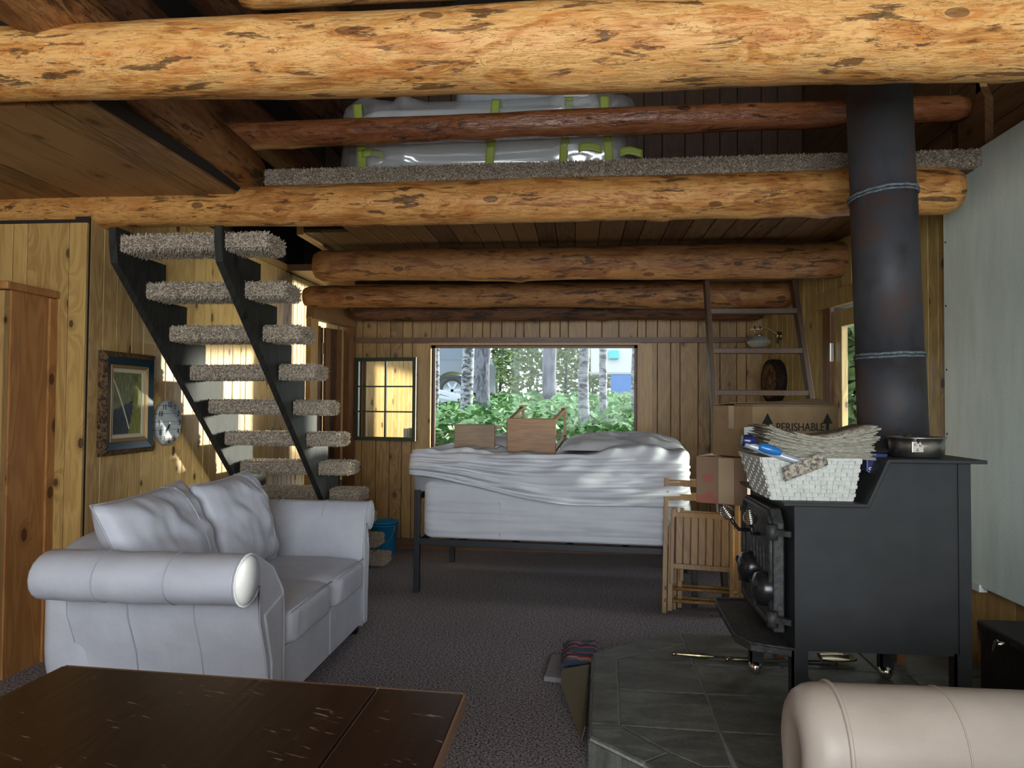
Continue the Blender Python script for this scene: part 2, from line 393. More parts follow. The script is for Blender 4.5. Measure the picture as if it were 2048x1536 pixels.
o_ = gm.nodes.new('ShaderNodeOutputMaterial'); tr = gm.nodes.new('ShaderNodeBsdfTransparent'); gl = gm.nodes.new('ShaderNodeBsdfGlossy'); mx = gm.nodes.new('ShaderNodeMixShader'); df = gm.nodes.new('ShaderNodeBsdfDiffuse'); mx2 = gm.nodes.new('ShaderNodeMixShader')
gl.inputs['Roughness'].default_value = .05; mx.inputs[0].default_value = .012; mx2.inputs[0].default_value = .003; df.inputs[0].default_value = (.9, .95, .95, 1)
gm.links.new(tr.outputs[0], mx.inputs[1]); gm.links.new(gl.outputs[0], mx.inputs[2]); gm.links.new(mx.outputs[0], mx2.inputs[1]); gm.links.new(df.outputs[0], mx2.inputs[2]); gm.links.new(mx2.outputs[0], o_.inputs[0])
M['plastic_wrap'] = new_mat('clear_plastic_wrap', (1, 1, 1), .1)
gm = M['plastic_wrap'].node_tree; gm.nodes.clear()
o_ = gm.nodes.new('ShaderNodeOutputMaterial'); tr = gm.nodes.new('ShaderNodeBsdfTransparent'); gl = gm.nodes.new('ShaderNodeBsdfGlossy'); mx = gm.nodes.new('ShaderNodeMixShader'); df = gm.nodes.new('ShaderNodeBsdfDiffuse'); mx2 = gm.nodes.new('ShaderNodeMixShader')
gl.inputs['Roughness'].default_value = .12; mx.inputs[0].default_value = .22; mx2.inputs[0].default_value = .18; df.inputs[0].default_value = (.75, .77, .76, 1); tr.inputs[0].default_value = (.93, .95, .95, 1)
gm.links.new(tr.outputs[0], mx.inputs[1]); gm.links.new(gl.outputs[0], mx.inputs[2]); gm.links.new(mx.outputs[0], mx2.inputs[1]); gm.links.new(df.outputs[0], mx2.inputs[2]); gm.links.new(mx2.outputs[0], o_.inputs[0])
M['mattress_white'] = new_mat('white_mattress', (.82, .84, .84), .8)
M['green_tape'] = new_mat('yellow_green_tape', (.34, .42, .07), .4)
M['quilt'] = solid_noise('pale_quilt', (.42, .47, .52), (.55, .57, .58), 14, .8, .3, .02)
M['lamp_glass'] = new_mat('ribbed_lamp_glass', (.50, .55, .50), .12, 0, .6)
M['lamp_glass'].node_tree.nodes['Principled BSDF'].inputs['Transmission Weight'].default_value = .55
M['plaque'] = solid_noise('carved_brown_wood', (.035, .018, .010), (.18, .095, .045), 30, .5, .9, .02)
M['bark_rim'] = solid_noise('dark_bark_rim', (.010, .007, .006), (.04, .022, .015), 40, .8, 1, .02)
M['dark_box'] = solid_noise('dark_brown_case', (.014, .011, .009), (.026, .020, .016), 30, .5, .2, .003)
M['rag'] = new_mat('striped_rag_rug', (.2, .1, .1), .95)
g = G(M['rag']); t, px_ = g.obj(); wob = g.noise(t, 30, 3, .6)
g.col(g.ramp(g.math('FRACT', g.math('ADD', g.math('MULTIPLY', px_[1], 6.3), g.math('MULTIPLY', wob, .16))), [(0, (.045, .07, .11)), (.22, (.06, .085, .12)), (.30, (.35, .15, .10)), (.40, (.16, .02, .03)), (.5, (.02, .03, .06)), (.62, (.09, .11, .14)), (.72, (.38, .14, .16)), (.82, (.25, .06, .09)), (.9, (.05, .09, .13))], 'CONSTANT')); g.bump(wob, .8, .02)
M['mat_grey'] = solid_noise('grey_felt_mat', (.19, .18, .18), (.25, .24, .235), 80, .95, .4, .005)
M['brown_sheet'] = new_mat('brown_board', (.12, .10, .06), .7)
M['dark'] = new_mat('dark_backing', (.018, .012, .008), .9)
M['ext'] = new_mat('outer_shell', (.06, .04, .025), .9)

# ---------------------------------------------------------------- building blocks
def plank_run(parent, p0, u, hv, nrm, L, h0, h1, mat, wmin=.09, wmax=.17, t=.016, holes=(), breaks=(), seed=1, gap=.002, name='plank', widths=None):
    r = random.Random(seed); p0 = Vector(p0); u = Vector(u).normalized(); hv = Vector(hv).normalized(); nrm = Vector(nrm).normalized()
    stops = sorted(set([0, L]+[q for h in holes for q in h[:2]]+list(breaks)))
    edges = [0.0]
    if widths:
        for q in widths: edges.append(edges[-1]+q)
        L = edges[-1]
    else:
        for a, b in zip(stops, stops[1:]):
            k = a
            while True:
                q = k+r.uniform(wmin, wmax)
                if q > b-wmin*.6: break
                edges.append(q); k = q
            edges.append(b)
    for a, b in zip(edges, edges[1:]):
        if b-a < .004: continue
        segs = [(h0, h1)]
        for (ha, hb, za, zb) in holes:
            if a < hb-.001 and b > ha+.001:
                segs = [q for s_ in segs for q in ((s_[0], min(s_[1], za)), (max(s_[0], zb), s_[1])) if q[1]-q[0] > .01]
        tt = t+r.uniform(-.0015, .0015); c = min(.004, (b-a)*.2)
        for (z0, z1) in segs:
            prof = [(a+gap, 0), (a+gap, tt-c), (a+gap+c, tt), (b-gap-c, tt), (b-gap, tt-c), (b-gap, 0)]
            mb = MB(); mb.prism([p0+u*x+nrm*y+hv*z0 for x, y in prof], hv*(z1-z0))
            if u.cross(nrm).dot(hv) < 0: mb.f = [f[::-1] for f in mb.f]
            mb.f = [f[::-1] for f in mb.f]
            mb.build(name, mat, parent)

def log_beam(p0, p1, r0, r1, mat, label, seed, group=None, name='log_beam', wob=.05, n=26, cat='log beam', kind=None):
    p0 = Vector(p0); p1 = Vector(p1); L = (p1-p0).length; k = max(8, int(L/.05))
    mb = MB(); r = random.Random(seed)
    knots = [(r.uniform(0, L), r.uniform(0, 2*PI), r.uniform(.03, .06), r.uniform(.05, .13)) for _ in range(int(L*4))]
    def fn(a, b):
        x = b*L; th = 2*PI*a; rr = r0+(r1-r0)*b
        d = nz(x*1.3, math.cos(th)*.9+seed*3.1, math.sin(th)*.9)*wob*2.2+nz(x*6, math.cos(th)*3+seed, math.sin(th)*3)*wob*.55
        for kx, kt, ks, ka in knots:
            dt = (th-kt+PI) % (2*PI)-PI; q = ((x-kx)/ks)**2+(dt*rr/ks)**2
            if q < 6: d += ka*math.exp(-q)
        cy = nz(x*.7, seed*1.7)*wob*.45*rr*2; cz = nz(x*.7, seed*2.9+9)*wob*.45*rr*2
        e = min(x, L-x); rr *= 1-.22*math.exp(-e/.02)
        rr *= 1+d
        return Vector((x, cy+rr*math.cos(th), cz+rr*math.sin(th)))
    mb.grid(fn, n, k, True, True)
    mb.f = [f for f in mb.f]
    b = 0; mb.f.append([b+j for j in range(n)][::-1]); mb.sm.append(False)
    b = (k-1)*n; mb.f.append([b+j for j in range(n)]); mb.sm.append(False)
    o = mb.build(name, mat, None, local=True)
    d = (p1-p0).normalized(); o.rotation_euler = d.to_track_quat('X', 'Z').to_euler(); o.location = p0
    if kind: o['kind'] = kind
    tag(o, label, cat, group); return o

def tufts(mb, samples, ln=.016, wd=.0065, seed=3):
    r = random.Random(seed)
    for p, nr in samples:
        d = (nr+Vector((r.uniform(-.7, .7), r.uniform(-.7, .7), r.uniform(-.7, .3)))).normalized()
        t = d.orthogonal().normalized(); t = (Matrix.Rotation(r.uniform(0, 2*PI), 3, d) @ t)
        q = p-nr*.003
        mb.add([q-t*wd/2, q+t*wd/2, q+d*ln*r.uniform(.6, 1.25)+t*wd*.3, q+d*ln*r.uniform(.6, 1.2)-t*wd*.3], [(0, 1, 2, 3)])
def box_samples(lo, hi, dens, seed, skip=()):
    r = random.Random(seed); out = []
    lo = Vector(lo); hi = Vector(hi); s = hi-lo
    for ax in range(3):
        a, b = (ax+1) % 3, (ax+2) % 3
        for sg in (0, 1):
            if (ax, sg) in skip: continue
            for _ in range(int(s[a]*s[b]*dens)):
                p = Vector((0, 0, 0)); p[ax] = (hi if sg else lo)[ax]; p[a] = lo[a]+r.random()*s[a]; p[b] = lo[b]+r.random()*s[b]
                n = Vector((0, 0, 0)); n[ax] = 1 if sg else -1
                out.append((p, n))
    return out
def pillow(fn_frame, wu, wv, th, nu=26, nv=26, wr=.0, seed=0, corner=.12):
    mb = MB()
    for sg in (1, -1):
        def f(a, b, sg=sg):
            u = 2*a-1; v = 2*b-1
            k = (max(0, 1-abs(u)**2.6)*max(0, 1-abs(v)**2.6))**.5
            pu = u*(1-corner*(1-abs(u))*0-.10*(1-v*v)*abs(u)**3*.6); pv = v*(1-.10*(1-u*u)*abs(v)**3*.6)
            w_ = wr*nz(u*2.2+seed, v*2.2+u*1.5, sg*2)*k+wr*.5*nz(u*6+seed, v*3+u*3, sg*5+seed)*k
            return fn_frame(pu*wu/2, pv*wv/2, sg*(th/2*k)+w_)
        mb.grid(f, nu, nv)
        if sg < 0:
            q = (nu-1)*(nv-1)
            for i in range(len(mb.f)-q, len(mb.f)): mb.f[i] = mb.f[i][::-1]
    return mb
def rbox(lo, hi, r=.03, n=6, fn=None, nu=20, nv=14):
    """rounded, bulging cushion-like box (superellipsoid grid) with optional per-vertex function"""
    lo = Vector(lo); hi = Vector(hi); c = (lo+hi)/2; h = (hi-lo)/2
    mb = MB()
    def sp(x, e): return math.copysign(abs(x)**e, x)
    e1 = e2 = r
    def f(a, b):
        th = 2*PI*a; ph = PI*(b-.5)
        p = Vector((sp(math.cos(ph), e1)*sp(math.cos(th), e2), sp(math.cos(ph), e1)*sp(math.sin(th), e2), sp(math.sin(ph), e1)))
        q = Vector((c.x+h.x*p.x, c.y+h.y*p.y, c.z+h.z*p.z))
        return fn(q, p) if fn else q
    return mb.grid(f, nu*4, nv*3, True, True)

# ================================================================ THE SETTING
XL, YB, YF = -2.69, 6.88, 3.72           # left wall, back wall, camera-facing wall beside the cabinet
mb = MB(); mb.box((-4.3, -3.2, -.1), (2.6, YB+1.6, 0)); fl = mb.build('floor', M['carpet']); fl['kind'] = 'structure'
fl['label'] = 'mottled dark grey brown carpet floor'
def struct(name, mb, m, label=None):
    o = mb.build(name, m); o['kind'] = 'structure'
    if label: o['label'] = label
    return o
# left wall behind the stairs
wl = struct('wall_left', MB().box((XL-.1, YF+.04, 0), (XL-.018, YB+1.5, 2.42)).box((XL-.1, 3.99, 2.42), (XL-.018, YB+1.5, 5.6)), M['dark'], 'honey knotty pine plank wall behind the stairs')
plank_run(wl, (XL-.018, YF+.028, 0), (0,1,0), (0,0,1), (1,0,0), YB+1.4-YF, 0, 2.62, M['pine_left'], .085, .155, .018, seed=11, holes=[(0, .24, 2.40, 3)])
# camera-facing wall beside the cabinet
wf = struct('wall_front_left', MB().box((-4.3, YF+.018, 0), (XL, YF+.1, 2.40)), M['dark'], 'yellow knotty pine wall end beside the cabinet')
plank_run(wf, (-4.02, YF+.018, 0), (1,0,0), (0,0,1), (0,-1,0), 1.46, 0, 2.375, M['pine_yellow'], .1, .2, .018, seed=4, widths=[.2,.2,.2,.294,.085,.246,.105])
# back wall with the picture window
WX0, WX1, WZ0, WZ1 = -1.42, .545, .95, 1.955
mb = MB(); y0, y1 = YB+.018, YB+.13
for a, b, c_, d in ((-2.19, 0, WX0, 2.62), (WX1, 0, 1.80, 2.62), (WX0, 0, WX1, WZ0), (WX0, WZ1, WX1, 2.62)): mb.box((a, y0, b), (c_, y1, d))
wb = struct('wall_back', mb, M['dark'], 'brown pine plank wall around the picture window')
plank_run(wb, (-2.19, YB+.018, 0), (1,0,0), (0,0,1), (0,-1,0), 3.90, .1, 2.55, M['pine_brown'], .075, .17, .018, seed=21, holes=[(WX0+2.19, WX1+2.19, WZ0, WZ1)])
bb = struct('baseboard_back', MB().box((-2.1, YB-.02, 0), (1.66, YB, .10)), M['trim_x'], 'reddish brown baseboard under the picture window')
# short return wall with a doorway at the far left
A = Vector((-2.425, 6.34, 0)); B = Vector((-2.19, YB, 0)); ud = (B-A).normalized(); L_ = (B-A).length; nn = Vector((ud.y, -ud.x, 0))
d1 = empty('door_1', tuple(A), kind='structure', label='dark doorway with timber header left of the mirror')
mb = MB(); mb.bar(A+nn*.0+Vector((0,0,2.235)), B+Vector((0,0,2.20)), .16, .09); mb.build('header_board', M['trim_y'], d1)
MB().bar(A+ud*.03, A+ud*.03+Vector((0,0,2.17)), .06, .09, nn).build('jamb', M['trim_light'], d1)
MB().bar(B-ud*.04-nn*.01, B-ud*.04-nn*.01+Vector((0,0,2.14)), .07, .1, nn).build('jamb', M['trim_z'], d1)
MB().bar(A+ud*.12-nn*.05, A+ud*.12-nn*.05+Vector((0,0,2.1)), .04, .10, ud).build('jamb_edge', M['trim_z'], d1)
k = 0
for s_ in (.16, .23, .31, .39, .46):
    MB().bar(A+ud*s_-nn*(.08+.02*(k % 2)), A+ud*s_-nn*(.08+.02*(k % 2))+Vector((0,0,2.1)), .066, .03, ud).build('door_board', M['gable' if k % 2 else 'trim_z'], d1); k += 1
MB().bar(A+ud*.21-nn*.045+Vector((0,0,1.85)), A+ud*.21-nn*.045+Vector((0,0,1.95)), .02, .008, ud).build('hinge', M['alu'], d1)
# right wall: far part (slightly angled) and near part behind the stove
P0 = Vector((2.03, 4.2, 0)); P1 = Vector((1.68, YB, 0)); ur = (P1-P0).normalized(); LR = (P1-P0).length; nr_ = Vector((-ur.y, ur.x, 0))
if nr_.x > 0: nr_ = -nr_
def onr(Y): return P0+ur*((Y-4.2)/ur.y)
DY0, DY1 = 4.62, 5.55
mb = MB()
def wallbox(y0, y1, z0, z1):
    a = onr(y0)-nr_*.018; b = onr(y1)-nr_*.018
    mb.prism([a+Vector((0,0,z0)), b+Vector((0,0,z0)), b+Vector((0,0,z1)), a+Vector((0,0,z1))], -nr_*.1)
wallbox(4.2, DY0, 0, 2.62); wallbox(DY1, YB, 0, 2.62); wallbox(DY0, DY1, 2.12, 2.62)
wr = struct('wall_right_far', mb, M['dark'], 'olive lit pine plank wall around the glass door')
plank_run(wr, P0-nr_*.018, ur, (0,0,1), nr_, LR, 0, 2.6, M['pine_right'], .085, .14, .018, seed=31, holes=[((DY0-4.2)/ur.y, (DY1-4.2)/ur.y, -.1, 2.12)])
d2 = empty('door_2', tuple(onr(DY0)), kind='structure', label='wood framed glass door in the right wall behind the stove pipe')
def rb(y0, y1, z0, z1, off, th, m, nm):
    a = onr(y0)+nr_*off; b = onr(y1)+nr_*off; q = MB()
    q.prism([a+Vector((0,0,z0)), b+Vector((0,0,z0)), b+Vector((0,0,z1)), a+Vector((0,0,z1))], nr_*th); return q.build(nm, m, d2, bevel=.003)
rb(DY0-.09, DY1+.16, 2.12, 2.24, .0, .035, M['pine_right'], 'header_casing')
rb(DY1-.03, DY1+.09, 0, 2.12, -.01, .03, M['trim_z'], 'jamb')
rb(DY0-.09, DY0+.0, 0, 2.12, -.01, .03, M['trim_z'], 'jamb')
rb(DY1-.15, DY1-.035, .02, 2.09, -.05, .045, M['pine_right'], 'door_stile'); rb(DY0+.01, DY0+.12, .02, 2.09, -.05, .045, M['pine_right'], 'door_stile')
rb(DY0+.12, DY1-.15, .02, .42, -.05, .045, M['pine_right'], 'door_rail'); rb(DY0+.12, DY1-.15, 1.97, 2.09, -.05, .045, M['pine_right'], 'door_rail')
pz = MB(); a = onr(DY0+.12)-nr_*.03; b = onr(DY1-.15)-nr_*.03
pz.add([a+Vector((0,0,.42)), b+Vector((0,0,.42)), b+Vector((0,0,1.97)), a+Vector((0,0,1.97))], [(0,1,2,3)]); pz.build('pane', M['glass'], d2)
rb(DY1-.05, DY1-.03, 1.72, 1.86, .0, .03, M['alu'], 'hinge')
wn = struct('wall_right', MB().box((2.078, -3.1, 0), (2.2, 4.2, 5.6)), M['dark'], 'plank wall behind the stove and the pale green board')
plank_run(wn, (2.078, -3.0, 0), (0,1,0), (0,0,1), (-1,0,0), 7.2, 0, 2.66, M['pine_yellow'], .1, .16, .018, seed=5)
plank_run(wn, (2.078, 0, 2.66), (0,0,1), (0,1,0), (-1,0,0), 2.2, -1, 4.2, M['trim_y'], .12, .17, .018, seed=6)
wl2 = struct('wall_right_loft', MB().box((2.08, 4.2, 2.66), (2.2, YB+.1, 5.6)), M['dark'])
plank_run(wl2, (2.08, 4.22, 2.66), (0,0,1), (0,1,0), (-1,0,0), 2.2, 0, 2.65, M['trim_y'], .13, .18, .018, seed=16)
# heat shield board
hs = empty('heat_shield', (2.02, 2.2, .52), label='pale green sheet board fixed to the wall behind the stove', cat='heat shield')
MB().box((2.0, 1.2, .50), (2.016, 4.185, 2.70)).build('board', M['shield'], hs, bevel=.002)
for yy in (4.16, 2.5):
    for zz in (.9, 1.25, 1.6, 1.95, 2.3): MB().lathe([(.006, 0), (.005, .003), (0, .004)], (2.0, yy, zz), (-1,0,0), 8).build('screw', M['stove'], hs)
for yy, zz in ((3.9, .495), (1.6, .495)): MB().box((1.99, yy-.06, zz-.02), (2.03, yy+.02, zz+.015)).build('spacer', M['white_ink'], hs)
# trims on back wall
struct('trim_1', MB().box((-2.16, YB-.045, 1.975), (1.64, YB, 2.025)), M['trim_x'], 'dark brown ledge running above the picture window')
# window
w1 = empty('window_1', ((WX0+WX1)/2, YB, WZ0), kind='structure', label='wide picture window over the bed')
MB().box((WX0-.14, YB-.012, .75), (WX0-.02, YB+.0, 1.972)).build('side_casing', M['trim_light'], w1)
MB().box((WX1+.02, YB-.012, .75), (WX1+.135, YB+.0, 1.972)).build('side_casing', M['trim_light'], w1)
for a, b, c_, d in ((WX0-.02, WZ0-.03, WX0+.0, WZ1+.02), (WX1, WZ0-.03, WX1+.02, WZ1+.02), (WX0, WZ1, WX1, WZ1+.02), (WX0, WZ0-.03, WX1, WZ0)):
    MB().box((a, YB-.03, b), (c_, YB+.13, d)).build('frame_bar', M['trim_light'], w1)
for a, b, c_, d in ((WX0, WZ0, WX0+.025, WZ1), (WX1-.025, WZ0, WX1, WZ1), (WX0, WZ1-.022, WX1, WZ1), (WX0, WZ0, WX1, WZ0+.025)):
    MB().box((a, YB+.07, b), (c_, YB+.10, d)).build('sash_bar', M['trim_z'], w1)
MB().add([(WX0, YB+.085, WZ0), (WX1, YB+.085, WZ0), (WX1, YB+.085, WZ1), (WX0, YB+.085, WZ1)], [(0,1,2,3)]).build('pane', M['glass'], w1)
# walls behind the camera, roof
mb = MB()
for a, b, c_, d in ((-4.3, 0, -1.6, 5.6), (1.8, 0, 2.2, 5.6), (-1.6, 0, 1.8, .6), (-1.6, 3.0, 1.8, 5.6)): mb.box((a, -3.1, b), (c_, -3.0, d))  # the rear window opening is assumed, out of view
struct('wall_rear', mb, M['pine_brown'], 'wall behind the viewer with an assumed wide window opening')
struct('wall_left_near', MB().box((-4.4, -3.1, 0), (-4.3, YF+.1, 5.6)), M['pine_left'], 'pine wall beyond the cabinet')
mb = MB(); mb.prism([(-4.5, -3.2, 4.0), (-.5, -3.2, 5.6), (-.5, -3.2, 5.75), (-4.5, -3.2, 4.15)], (0, 12.2, 0)); struct('roof_left', mb, M['ceil_dark'], 'dark sloping roof boards on the left')
mb = MB(); mb.prism([(-.5, -3.2, 5.6), (2.5, -3.2, 4.4), (2.5, -3.2, 4.55), (-.5, -3.2, 5.75)], (0, 12.2, 0)); struct('roof_right', mb, M['ceil_dark'], 'dark sloping roof boards on the right')
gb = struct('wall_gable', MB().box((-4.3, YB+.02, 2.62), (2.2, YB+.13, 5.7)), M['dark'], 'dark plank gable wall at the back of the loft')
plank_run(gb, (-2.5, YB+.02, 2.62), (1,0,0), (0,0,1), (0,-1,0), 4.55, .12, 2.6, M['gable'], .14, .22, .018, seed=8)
struct('wall_left_upper', MB().box((-4.35, YF+.27, 2.4), (XL-.02, YF+.36, 5.6)), M['dark'])
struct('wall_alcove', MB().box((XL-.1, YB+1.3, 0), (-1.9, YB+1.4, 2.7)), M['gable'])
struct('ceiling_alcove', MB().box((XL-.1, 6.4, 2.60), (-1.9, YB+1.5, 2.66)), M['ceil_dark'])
# left low ceiling between the two front logs: boards run away from the camera
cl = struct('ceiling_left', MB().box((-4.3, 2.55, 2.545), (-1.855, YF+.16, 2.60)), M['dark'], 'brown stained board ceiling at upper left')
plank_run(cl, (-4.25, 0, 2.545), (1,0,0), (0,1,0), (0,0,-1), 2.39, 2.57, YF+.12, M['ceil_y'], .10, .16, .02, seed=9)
# loft floor: boards below, carpet on top
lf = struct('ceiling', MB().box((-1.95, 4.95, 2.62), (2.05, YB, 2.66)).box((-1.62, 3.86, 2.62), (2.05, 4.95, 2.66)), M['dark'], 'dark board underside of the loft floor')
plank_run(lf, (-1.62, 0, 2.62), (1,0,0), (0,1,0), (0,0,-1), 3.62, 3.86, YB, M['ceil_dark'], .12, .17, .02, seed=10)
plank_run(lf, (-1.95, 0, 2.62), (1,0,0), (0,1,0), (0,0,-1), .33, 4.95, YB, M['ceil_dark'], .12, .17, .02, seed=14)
MB().box((-2.0, 4.95, 2.585), (-1.95, YB, 2.68)).build('stairwell_trim', M['trim_light'], lf)
struct('trim_2', MB().box((XL, YF+.2, 2.60), (XL+.02, YB, 2.66)), M['trim_light'], 'pale trim along the top of the stair wall')
lo, hi = (-1.72, 3.80, 2.615), (2.05, 4.35, 2.70)
e0 = at(503, 372, Y=3.79); e1 = at(1922, 330, Y=3.79)
cz = [at(500+i*142, 360-i*4.3, Y=3.80).z for i in range(11)]
mb = MB(); zl = at(500, 358, Y=3.8).z; zr = at(1920, 318, Y=3.8).z
sl_ = (zr-zl)/3.77
sm_ = [(p+Vector((0,0,zl-2.66+sl_*(p.x+1.72))), n) for p, n in box_samples((-1.72, 3.80, 2.625), (2.05, 4.0, 2.70), 42000, 5, skip=((0,0),(0,1),(2,0),(1,1)))]
mb.prism([(-1.72, 3.80, 2.625+zl-2.66), (2.05, 3.80, 2.625+zr-2.66), (2.05, 3.80, 2.70+zr-2.66), (-1.72, 3.80, 2.70+zl-2.66)], (0, .14, 0))
mb.box((-1.62, 3.9, 2.661), (2.04, YB, 2.70))
tufts(mb, sm_, .018, .007, 5)
lc = mb.build('loft_carpet', M['tread']); tag(lc, 'shaggy brown grey carpet edge of the loft on the log beam', 'carpet', kind='structure')

# ================================================================ LOG BEAMS
def pxlog(pts, Y, mat, label, seed, **k):
    (xa, ta, ba), (xb, tb, bb_) = pts
    p0 = at(xa, (ta+ba)/2, Y=Y); p1 = at(xb, (tb+bb_)/2, Y=Y)
    return log_beam(p0, p1, (ba-ta)/2/F*Y, (bb_-tb)/2/F*Y, mat, label, seed, **k)
pxlog([(-420, 72, 224), (2420, -42, 138)], 2.45, M['log_light'], 'thick pale peeled log beam across the top of the view', 1, wob=.06)
pxlog([(-330, 392, 472), (1916, 336, 426)], 3.86, M['log_mid'], 'amber log beam carrying the shaggy loft carpet edge', 2, wob=.055)
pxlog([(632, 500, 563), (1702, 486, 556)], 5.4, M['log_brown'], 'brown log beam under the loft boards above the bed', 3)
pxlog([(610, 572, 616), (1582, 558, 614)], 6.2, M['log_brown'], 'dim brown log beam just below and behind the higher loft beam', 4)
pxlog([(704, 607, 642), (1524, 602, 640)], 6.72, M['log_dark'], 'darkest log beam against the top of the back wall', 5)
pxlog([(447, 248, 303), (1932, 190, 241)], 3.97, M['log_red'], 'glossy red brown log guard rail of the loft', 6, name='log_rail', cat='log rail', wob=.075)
q = at(482, -10, Y=3.0); log_beam(q, (2.07, 3.0, q.z+.05), .06, .075, M['log_light'], 'slim pale log peeking above the thick front log', 7)
def ylog(px, py, Yr, r, y0, y1, mat, label, seed):
    q = at(px, py, Y=Yr); log_beam((q.x, y0, q.z), (q.x, y1, q.z), r, r, mat, label, seed)
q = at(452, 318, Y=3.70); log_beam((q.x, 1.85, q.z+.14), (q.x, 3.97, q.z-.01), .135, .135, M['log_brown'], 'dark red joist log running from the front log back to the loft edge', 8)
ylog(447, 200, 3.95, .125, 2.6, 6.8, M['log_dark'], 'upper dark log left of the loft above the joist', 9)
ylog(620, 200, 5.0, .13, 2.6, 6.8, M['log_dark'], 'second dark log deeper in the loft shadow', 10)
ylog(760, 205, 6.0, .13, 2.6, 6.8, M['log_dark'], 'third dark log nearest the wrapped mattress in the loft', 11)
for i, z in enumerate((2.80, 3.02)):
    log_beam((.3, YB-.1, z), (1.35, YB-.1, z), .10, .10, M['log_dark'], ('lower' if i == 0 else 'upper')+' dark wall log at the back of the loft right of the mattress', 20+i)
br = empty('rail_bracket', (2.03, 3.97, 2.72), label='notched plank bracket holding the right end of the log rail', cat='bracket')
q = at(1918, 280, Y=3.95); r2 = at(1948, 178, Y=3.95)
MB().prism([(2.06, 3.80, 2.71), (2.06, 4.06, 2.71), (2.06, 4.06, 3.0), (2.06, 3.99, 3.06), (2.06, 3.86, 3.06), (2.06, 3.80, 2.95)], (-.04, 0, 0)).build('plate', M['trim_y'], br)
MB().box((2.02, 3.84, 3.0), (2.055, 3.88, 3.12)).build('upright', M['trim_light'], br)

# ================================================================ STAIRS
st = empty('staircase', (-2.0, 5.0, 0), label='open black stringer staircase with shaggy carpeted treads along the left wall', cat='staircase')
TY = [3.80+.2405*i for i in range(11)]; TZ = [2.255-.2228*i for i in range(11)]
for nm, x0, x1 in (('left', -2.515, -2.473), ('right', -1.925, -1.883)):
    poly = []
    lo_line = lambda y: 2.255-.9264*(y-3.80)-.235
    y_end = 3.80+(2.255-.235)/.9264
    poly.append((y_end, 0)); 
    ys = 3.65; poly.append((ys+.02, lo_line(ys+.02))); poly.append((ys, lo_line(ys)+.09)); poly.append((ys, 2.33)); poly.append((ys+.24, 2.33))
    yy = ys+.24
    for i in range(11):
        poly.append((TY[i]+.085, TZ[i-1]-.04 if i else 2.33)); poly.append((TY[i]+.085, TZ[i]-.04))
    poly.append((TY[10]+.085, 0))
    MB().prism([(x0, y, z) for y, z in poly], (x1-x0, 0, 0)).build('stringer', M['stringer'], st)
base = MB(); tl, th = (-.425, -.112, -.036), (.425, .112, .036)
base.box(tl, th); tufts(base, box_samples(tl, th, 17000, 2), .019, .008, 9)
t0 = None
for i in range(11):
    p = Vector((-2.078, TY[i], max(TZ[i], .05)))
    if t0 is None:
        t0 = base.build('tread', M['tread'], st, local=True); o = t0
    else:
        o = t0.copy(); link(o, st)
    o.location = p-Vector(st.location)
    o.rotation_euler = (rnd.uniform(-.02, .02), rnd.uniform(-.01, .01), rnd.uniform(-.012, .012))

# ================================================================ CABINET (far left)
cb = empty('cabinet', (-3.2, 3.55, 0), label='tall orange pine cabinet cut by the left edge', cat='cabinet')
MB().box((-3.6, 3.41, 0), (-2.862, YF, 1.955)).build('side_panel', M['pine_orange'], cb)
MB().box((-3.6, 3.375, 0), (-2.872, 3.408, 1.95)).build('face_frame', M['trim_light'], cb)
MB().box((-3.62, 3.35, 1.955), (-2.835, YF, 1.995)).build('top_moulding', M['pine_orange'], cb, bevel=.008)
MB().box((-2.862, 3.665, 0), (-2.85, YF-.002, 1.95)).build('edge_strip', M['pine_orange'], cb)

# ================================================================ PAINTING, CLOCK, MIRROR
pc = at(252, 808, X=XL+.03); pt = empty('framed_painting', (XL+.02, pc.y, pc.z-.29), label='framed birch landscape painting with a teal and gold frame', cat='painting')
PY0, PY1 = at(200, 808, X=XL+.02).y, at(306, 808, X=XL+.02).y; PZ0, PZ1 = at(250, 908, X=XL+.02).z, at(255, 706, X=XL+.02).z
def ringframe(i0, i1, x0, x1, m, nm):
    for s_ in range(4):
        def cor(i, k):
            y = (PY0+i, PY1-i, PY1-i, PY0+i)[k]; z = (PZ0+i, PZ0+i, PZ1-i, PZ1-i)[k]; return y, z
        a = cor(i0, s_); b = cor(i0, (s_+1) % 4); c_ = cor(i1, (s_+1) % 4); d = cor(i1, s_)
        q = MB(); q.add([(XL+.004, *a), (XL+.004, *b), (XL+.004, *c_), (XL+.004, *d), (x0, *a), (x0, *b), (x1, *c_), (x1, *d)],
                        [(3,2,1,0), (4,5,6,7), (0,1,5,4), (1,2,6,5), (2,3,7,6), (3,0,4,7)]); q.build(nm, m, pt, bevel=.002)
ringframe(0, .030, XL+.03, XL+.045, M['dark_gold'], 'outer_moulding'); ringframe(.030, .075, XL+.042, XL+.03, M['teal'], 'teal_moulding')
ringframe(.075, .095, XL+.036, XL+.028, M['gold'], 'gold_fillet'); ringframe(.095, .118, XL+.024, XL+.02, M['liner'], 'linen_liner')
M['canvas'] = new_mat('birch_landscape_paint', (.1, .1, .05), .6); g = G(M['canvas']); _, px_ = g.pos()
v = g.math('DIVIDE', g.math('SUBTRACT', px_[2], PZ0+.118), PZ1-PZ0-.236); u_ = g.math('DIVIDE', g.math('SUBTRACT', px_[1], PY0+.118), PY1-PY0-.236)
